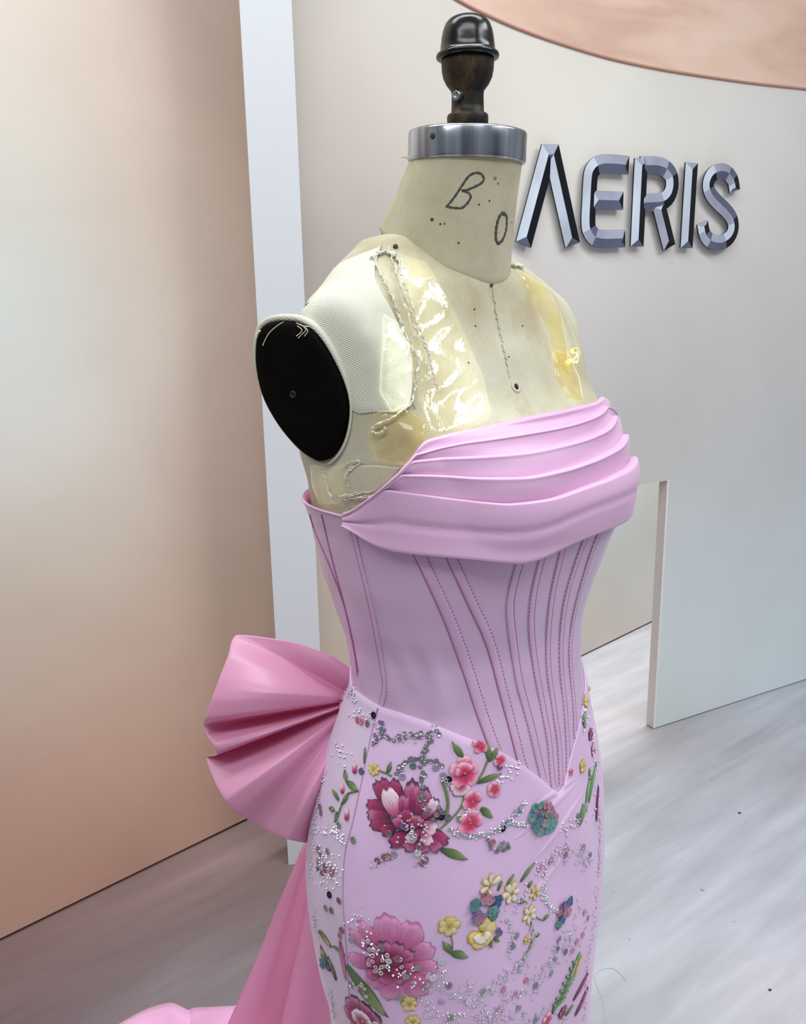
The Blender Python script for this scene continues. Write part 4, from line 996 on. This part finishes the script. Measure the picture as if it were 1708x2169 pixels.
ringpath([(380, 560), (440, 640), (380, 600)], 'white', 8, 26, c7)
ringpath([(640, 790), (700, 870), (820, 910)], 'white', 7, 16, c7)
ringpath([(280, 690), (350, 710), (340, 740)], 'white', 8, 14, c7)
# sequin flowers: overlapping discs
def seqflower(cx, cy, spots, lab, sc=1.25):
    l, n, T, B = frame(cx, cy); V, F = dome(l, n, .002, .001); f = mesh('sequin_flower', V, F, SM['silver'], gown, label=lab)
    for i, (x, y, k) in enumerate(spots): put(DM2[k], 'sequin', x, y, off=.0012+.0004*(i % 6), tilt=.25, sc=sc, parent=f)
SC2 = {'t1': sRGB(98, 140, 142), 't2': sRGB(120, 168, 160), 'b1': sRGB(84, 112, 150), 'p1': sRGB(196, 140, 156), 'p2': sRGB(176, 124, 150), 'v1': sRGB(142, 122, 178)}
DM2 = {k: disc_mesh('sequin', .0036, .0005, simple('sequin_flower_'+k, c, .35, .4), 14, .5) for k, c in SC2.items()}
sp = []
for i in range(16):
    a = 2*pi*i/16; r = 52+rng.uniform(-8, 8); k = 't1' if a > 2.4 and a < 5 else ('p1' if a < 1.0 or (1.0 <= a < 1.9) else 't2'); k = {0: k, 1: k, 2: 't2' if k[0] == 't' else 'p2'}[i % 3]
    sp.append((*c6(1282+r*cos(a)*1.15, 632-r*sin(a)*1.35), k))
for i in range(9):
    a = 2*pi*i/9+.3; sp.append((*c6(1282+26*cos(a), 630-30*sin(a)), ['t1', 'p1', 't2', 'p2', 'b1'][i % 5]))
seqflower(*c6(1282, 632), sp, 'teal and pink flower of overlapping sequins below the bodice point', 1.2)
sp = []
for gx, gy, k, m in ((985, 250, 'p1', 9), (1030, 262, 'b1', 6), (920, 290, 't1', 10), (945, 365, 'p2', 8), (925, 345, 'v1', 6), (1010, 320, 't2', 9), (1025, 345, 't1', 5)):
    for i in range(m): sp.append((*c7(gx+rng.uniform(-24, 24), gy+rng.uniform(-20, 20)), k))
seqflower(*c7(985, 300), sp, 'teal, mauve and pink sequin flower over the yellow pansy', 1.0)
sp = []
for gx, gy, k, m in ((1415, 270, 'b1', 5), (1390, 290, 'v1', 5), (1375, 330, 'p2', 6), (1400, 330, 'p1', 5), (1375, 365, 'b1', 5), (1365, 395, 't1', 5)):
    for i in range(m): sp.append((*c7(gx+rng.uniform(-14, 14), gy+rng.uniform(-14, 14)), k))
seqflower(*c7(1390, 330), sp, 'slanting blue and mauve sequin flower near the far hip', .9)
sp = [(*c7(125+rng.uniform(-16, 16), 590+rng.uniform(-26, 26)), 't1') for i in range(8)]+[(*c7(150+rng.uniform(-10, 10), 610+rng.uniform(-30, 30)), 'b1') for i in range(5)]
seqflower(*c7(130, 590), sp, 'teal sequin cluster at the side edge', .9)
sp = [(*c6(236+rng.uniform(-10, 16)*.6+0, -22+i*4), 'v1' if i % 2 else 'p2') for i in range(6)]
# beads: too many and too small to pick apart
mb = MB()
def bead(x, y, r=None):
    l, n = hit(x, y, BVS); r = r or rng.uniform(.0009, .0015); c = l+n*(r*.8+over(x, y, 0.))
    a = n.orthogonal().normalized(); b = n.cross(a); V = [c+n*r]
    for k in range(6): V.append(c+(a*cos(k*pi/3)+b*sin(k*pi/3))*r*.95)
    V.append(c-n*r)
    mb.add(V, [(0, 1+k, 1+(k+1) % 6) for k in range(6)]+[(7, 1+(k+1) % 6, 1+k) for k in range(6)])
def scatter(px, n, spread, conv):
    for q in even(px, n): bead(*conv(q[0]+rng.gauss(0, spread), q[1]+rng.gauss(0, spread)))
scatter([(270, 105), (310, 60), (345, 85), (385, 130), (450, 200), (490, 215), (700, 185), (720, 155)], 70, 14, c6)
scatter([(170, 250), (215, 300), (250, 310)], 26, 22, c6)
scatter([(135, 370), (100, 480), (90, 560), (60, 720), (50, 830), (48, 940)], 39, 5, c6)
scatter([(60, 700), (110, 710), (170, 700), (210, 730), (215, 770)], 45, 16, c6)
scatter([(70, 780), (110, 850), (170, 880), (100, 940)], 45, 30, c6)
scatter([(520, 640), (600, 690), (640, 720), (560, 700)], 30, 34, c6)
scatter([(375, 890), (430, 855), (490, 840)], 26, 14, c6)
scatter([(640, 830), (650, 880), (620, 850)], 14, 14, c6)
scatter([(1020, 440), (1080, 420), (1130, 370), (1180, 340)], 26, 16, c6)
scatter([(780, 700), (850, 730), (950, 725), (1050, 690), (1110, 640), (1190, 545)], 46, 9, c6)
scatter([(1120, 665), (1190, 670)], 16, 8, c6)
scatter([(1240, 915), (1300, 865), (1360, 825), (1410, 790), (1390, 870)], 60, 14, c6)
scatter([(1480, 640), (1440, 660), (1400, 700)], 40, 20, c6)
scatter([(1470, 780), (1500, 830), (1490, 880), (1540, 870)], 40, 20, c6)
scatter([(1575, 560), (1582, 700), (1580, 830), (1578, 940)], 60, 4, c6)
scatter([(60, 60), (110, 120), (180, 180), (190, 120), (100, 40)], 39, 26, c7)
scatter([(70, 320), (72, 400), (90, 450)], 20, 5, c7)
scatter([(150, 740), (165, 830), (185, 900)], 30, 5, c7)
scatter([(240, 380), (330, 360), (330, 400), (420, 560), (560, 660), (690, 690), (740, 650)], 60, 26, c7)
scatter([(1290, 90), (1290, 200), (1290, 270), (1350, 322)], 44, 8, c7)
scatter([(1120, 300), (1190, 250), (1200, 200)], 40, 22, c7)
scatter([(1080, 350), (1110, 420), (1110, 540), (1100, 555)], 36, 12, c7)
scatter([(1225, 400), (1218, 500), (1172, 582), (1158, 642)], 36, 8, c7)
scatter([(1500, 300), (1450, 440), (1340, 560), (1250, 680), (1150, 770), (1060, 830), (980, 905)], 130, 30, c7)
scatter([(1180, 590), (1060, 690), (960, 770), (940, 890)], 60, 20, c7)
scatter([(1000, 900), (1100, 900), (1200, 880), (1280, 880), (1400, 880)], 70, 26, c7)
scatter([(1565, 200), (1556, 330), (1540, 450), (1520, 600), (1505, 760), (1500, 900)], 50, 5, c7)
scatter([(620, 800), (720, 860), (830, 870), (900, 800)], 30, 30, c7)
for q in even([(1228, 1415), (1240, 1500), (1258, 1570), (1268, 1680), (1270, 1760)], 60): bead(q[0]+rng.gauss(-4, 5), q[1]+rng.gauss(0, 4))
for q in even([(748, 1452), (744, 1470), (756, 1480)], 26): bead(q[0]+rng.gauss(0, 5), q[1]+rng.gauss(0, 6))
mb.build('bead_embroidery', simple('bead_silver', sRGB(214, 210, 220), .28, .6), gown, smooth=False, kind='stuff', label='scattered silver beads')

# ---- tape, torn cloth and threads on the chest of the form
patch('clear_tape', [(842, 540), (900, 556), (952, 640), (992, 730), (1022, 800), (1040, 880), (1000, 905), (918, 926), (890, 850), (876, 740), (852, 640)], tape, form, BVT, .0022, 26, .0018, 'glossy clear packing tape strip over the chest', 3, straight=True)
patch('clear_tape', [(812, 668), (850, 690), (872, 740), (876, 800), (862, 860), (830, 872), (806, 830), (808, 750)], tape, form, BVT, .0032, 20, .0016, 'wrinkled clear tape beside the torn edge', 5, straight=True)
patch('clear_tape', [(1100, 575), (1150, 605), (1185, 660), (1200, 740), (1205, 800), (1180, 770), (1160, 700), (1120, 630)], ytape, form, BVT, .0022, 16, .0012, 'yellowed tape on the far shoulder', 7, straight=True)
patch('clear_tape', [(1165, 740), (1200, 750), (1222, 800), (1232, 850), (1200, 845), (1175, 800)], ytape, form, BVT, .0030, 14, .002, 'yellowed tape beside the far armhole', 8, straight=True)
patch('clear_tape', [(795, 872), (860, 866), (905, 900), (898, 935), (860, 985), (800, 975), (780, 930)], ytape, form, BVT, .0024, 20, .0022, 'yellowed tape patch under the arm', 9, straight=True)
patch('cloth_patch', [(740, 985), (800, 985), (850, 990), (830, 1018), (790, 1048), (748, 1052), (728, 1010)], canvas, form, BVT, .0020, 14, .0, 'canvas mending patch below the armhole', straight=True)
patch('clear_tape', [(660, 985), (700, 990), (735, 985), (740, 1040), (720, 1066), (680, 1066), (665, 1030)], tape, form, BVT, .0026, 14, .0014, 'clear tape strip below the armhole', 11, straight=True)
# ragged torn edge: a twisted ridge of cloth from the shoulder down to the bust
def ragged(px, r, n=60, seed=1, off=.0016, mat=stock, name='torn_edge', b=None):
    R = random.Random(seed); P = []; rad = []
    for i, (x, y) in enumerate(even(px, n)):
        l, nn = hit(x+R.gauss(0, 1.6), y+R.gauss(0, 1.2), b or BVT); P.append(l+nn*(off+R.uniform(0, .0012))); rad.append(r*R.uniform(.5, 1.35))
    return mesh(name, *tube(P, rad, 6), mat, form)
ragged([(808, 524), (795, 560), (815, 600), (832, 640), (846, 680), (868, 735), (884, 765), (880, 800), (872, 850), (858, 868)], .0010, 90, 1)
ragged([(822, 530), (838, 580), (856, 640), (880, 700), (905, 760), (915, 800), (925, 830)], .0008, 70, 2, .0032)
ragged([(840, 540), (852, 600), (870, 660), (895, 730), (912, 790)], .0006, 60, 3, .0034)
ragged([(856, 868), (835, 885), (800, 900), (792, 912), (812, 915), (820, 905)], .0009, 40, 4, .003, thread)
ragged([(790, 555), (800, 540), (820, 538), (836, 545), (846, 560)], .0016, 30, 5)
ragged([(730, 985), (752, 975), (768, 978), (752, 990), (740, 1005), (742, 1035), (760, 1060)], .0006, 40, 6, .002, thread)
ragged([(690, 995), (696, 1020), (705, 1050), (712, 1066)], .0006, 30, 7, .002, thread)
for i in range(9):
    x0 = rng.uniform(716, 760); y0 = 1052+rng.uniform(-6, 6)
    ragged([(x0, y0), (x0+rng.uniform(14, 30), y0-rng.uniform(-2, 8)), (x0+rng.uniform(40, 64), y0-rng.uniform(2, 14))], .0004, 12, 20+i, .003, thread, 'frayed_thread')
# frays hanging over the arm plate
def hang(px, r=.00035):
    P = [on_plane(x, y, PLO+PLN*.0105, PLN) for x, y in even(px, 16)]; mesh('frayed_thread', *tube(P, r, 5), thread, form)
hang([(600, 682), (585, 692), (570, 706), (560, 724), (557, 732)]); hang([(630, 690), (640, 700), (628, 712)]); hang([(636, 686), (648, 698), (640, 708), (632, 716)]); hang([(646, 692), (652, 702), (645, 712)]); hang([(628, 684), (642, 690), (655, 692)]); hang([(550, 700), (545, 708), (543, 714)], .0012)
# little torn flags at the far shoulder
ragged([(1076, 562), (1090, 566), (1104, 570)], .0016, 14, 31); ragged([(1205, 745), (1214, 750), (1212, 765), (1200, 770)], .0028, 14, 32, .004, ytape)
# centre-front seam and screw hole
l, n = hit(1093, 820, BVT); V, F = lathe([(.0062, .0), (.0056, .0009), (.0030, .0012), (.0026, .0002), (.0022, -.003)], 18, l, n); hole = mesh('eyelet', V, F, canvas, form, label='stained eyelet at the centre of the chest')
V, F = lathe([(.0026, .0006), (.0020, .0010), (.001, .0010)], 12, l+n*.0002, n); mesh('eyelet_hole', V, F, simple('hole_dark', (.01, .007, .004, 1), .9), hole)
ragged([(1041, 606), (1046, 640), (1056, 690), (1068, 750), (1080, 800)], .00045, 50, 40, .0001, canvas, 'front_seam')
for x, y in ((993, 768), (1007, 690), (1005, 655), (793, 743), (1078, 756), (1107, 690)):
    l, n = hit(x, y, BVT); V, F = lathe([(.0009, -.0003), (.0009, .0004), (.0004, .0006)], 6, l, n); mesh('rust_speck', V, F, rust, torso)
# the gown's hidden hook tape by the armhole
ragged_m = liningm
P = [hit(x, y, BVC)[0]+hit(x, y, BVC)[1]*.003+Z3*.004 for x, y in even([(748, 1072), (760, 1066), (772, 1060)], 8)]
mesh('hook_tape', *tube(P, .004, 8), liningm, gown)

# ---- small litter on the pale floor
dk = simple('lint_dark', sRGB(60, 58, 66), .9)
for (x, y), r, lab in (((1632, 2097), .004, 'tiny dark lint speck lowest on the pale floor'), ((1567, 1722), .005, 'small grey lint speck nearest the panel on the floor')):
    c = on_floor(x, y); R = random.Random(x); V = []; seg = 9
    for k in range(seg): V.append(c+Vector((cos(2*pi*k/seg)*r*R.uniform(.5, 1.4), sin(2*pi*k/seg)*r*R.uniform(.5, 1.4), .0005)))
    V.append(c+Z3*r*.6); o = mesh('lint_speck', V, [(k, (k+1) % seg, seg) for k in range(seg)]+[tuple(range(seg))[::-1]], dk, loc=tuple(c)); tag(o, lab, 'lint')
P = [on_floor(x, y, .0012) for x, y in even([(1282, 2165), (1278, 2120), (1264, 2085), (1262, 2062), (1280, 2052), (1300, 2052), (1318, 2066), (1326, 2078)], 40)]
o = mesh('loose_thread', *tube(P, .0007, 5), simple('thread_grey', sRGB(206, 208, 216), .9), loc=tuple(P[0])); tag(o, 'thin grey thread curling on the floor beside the skirt', 'thread')
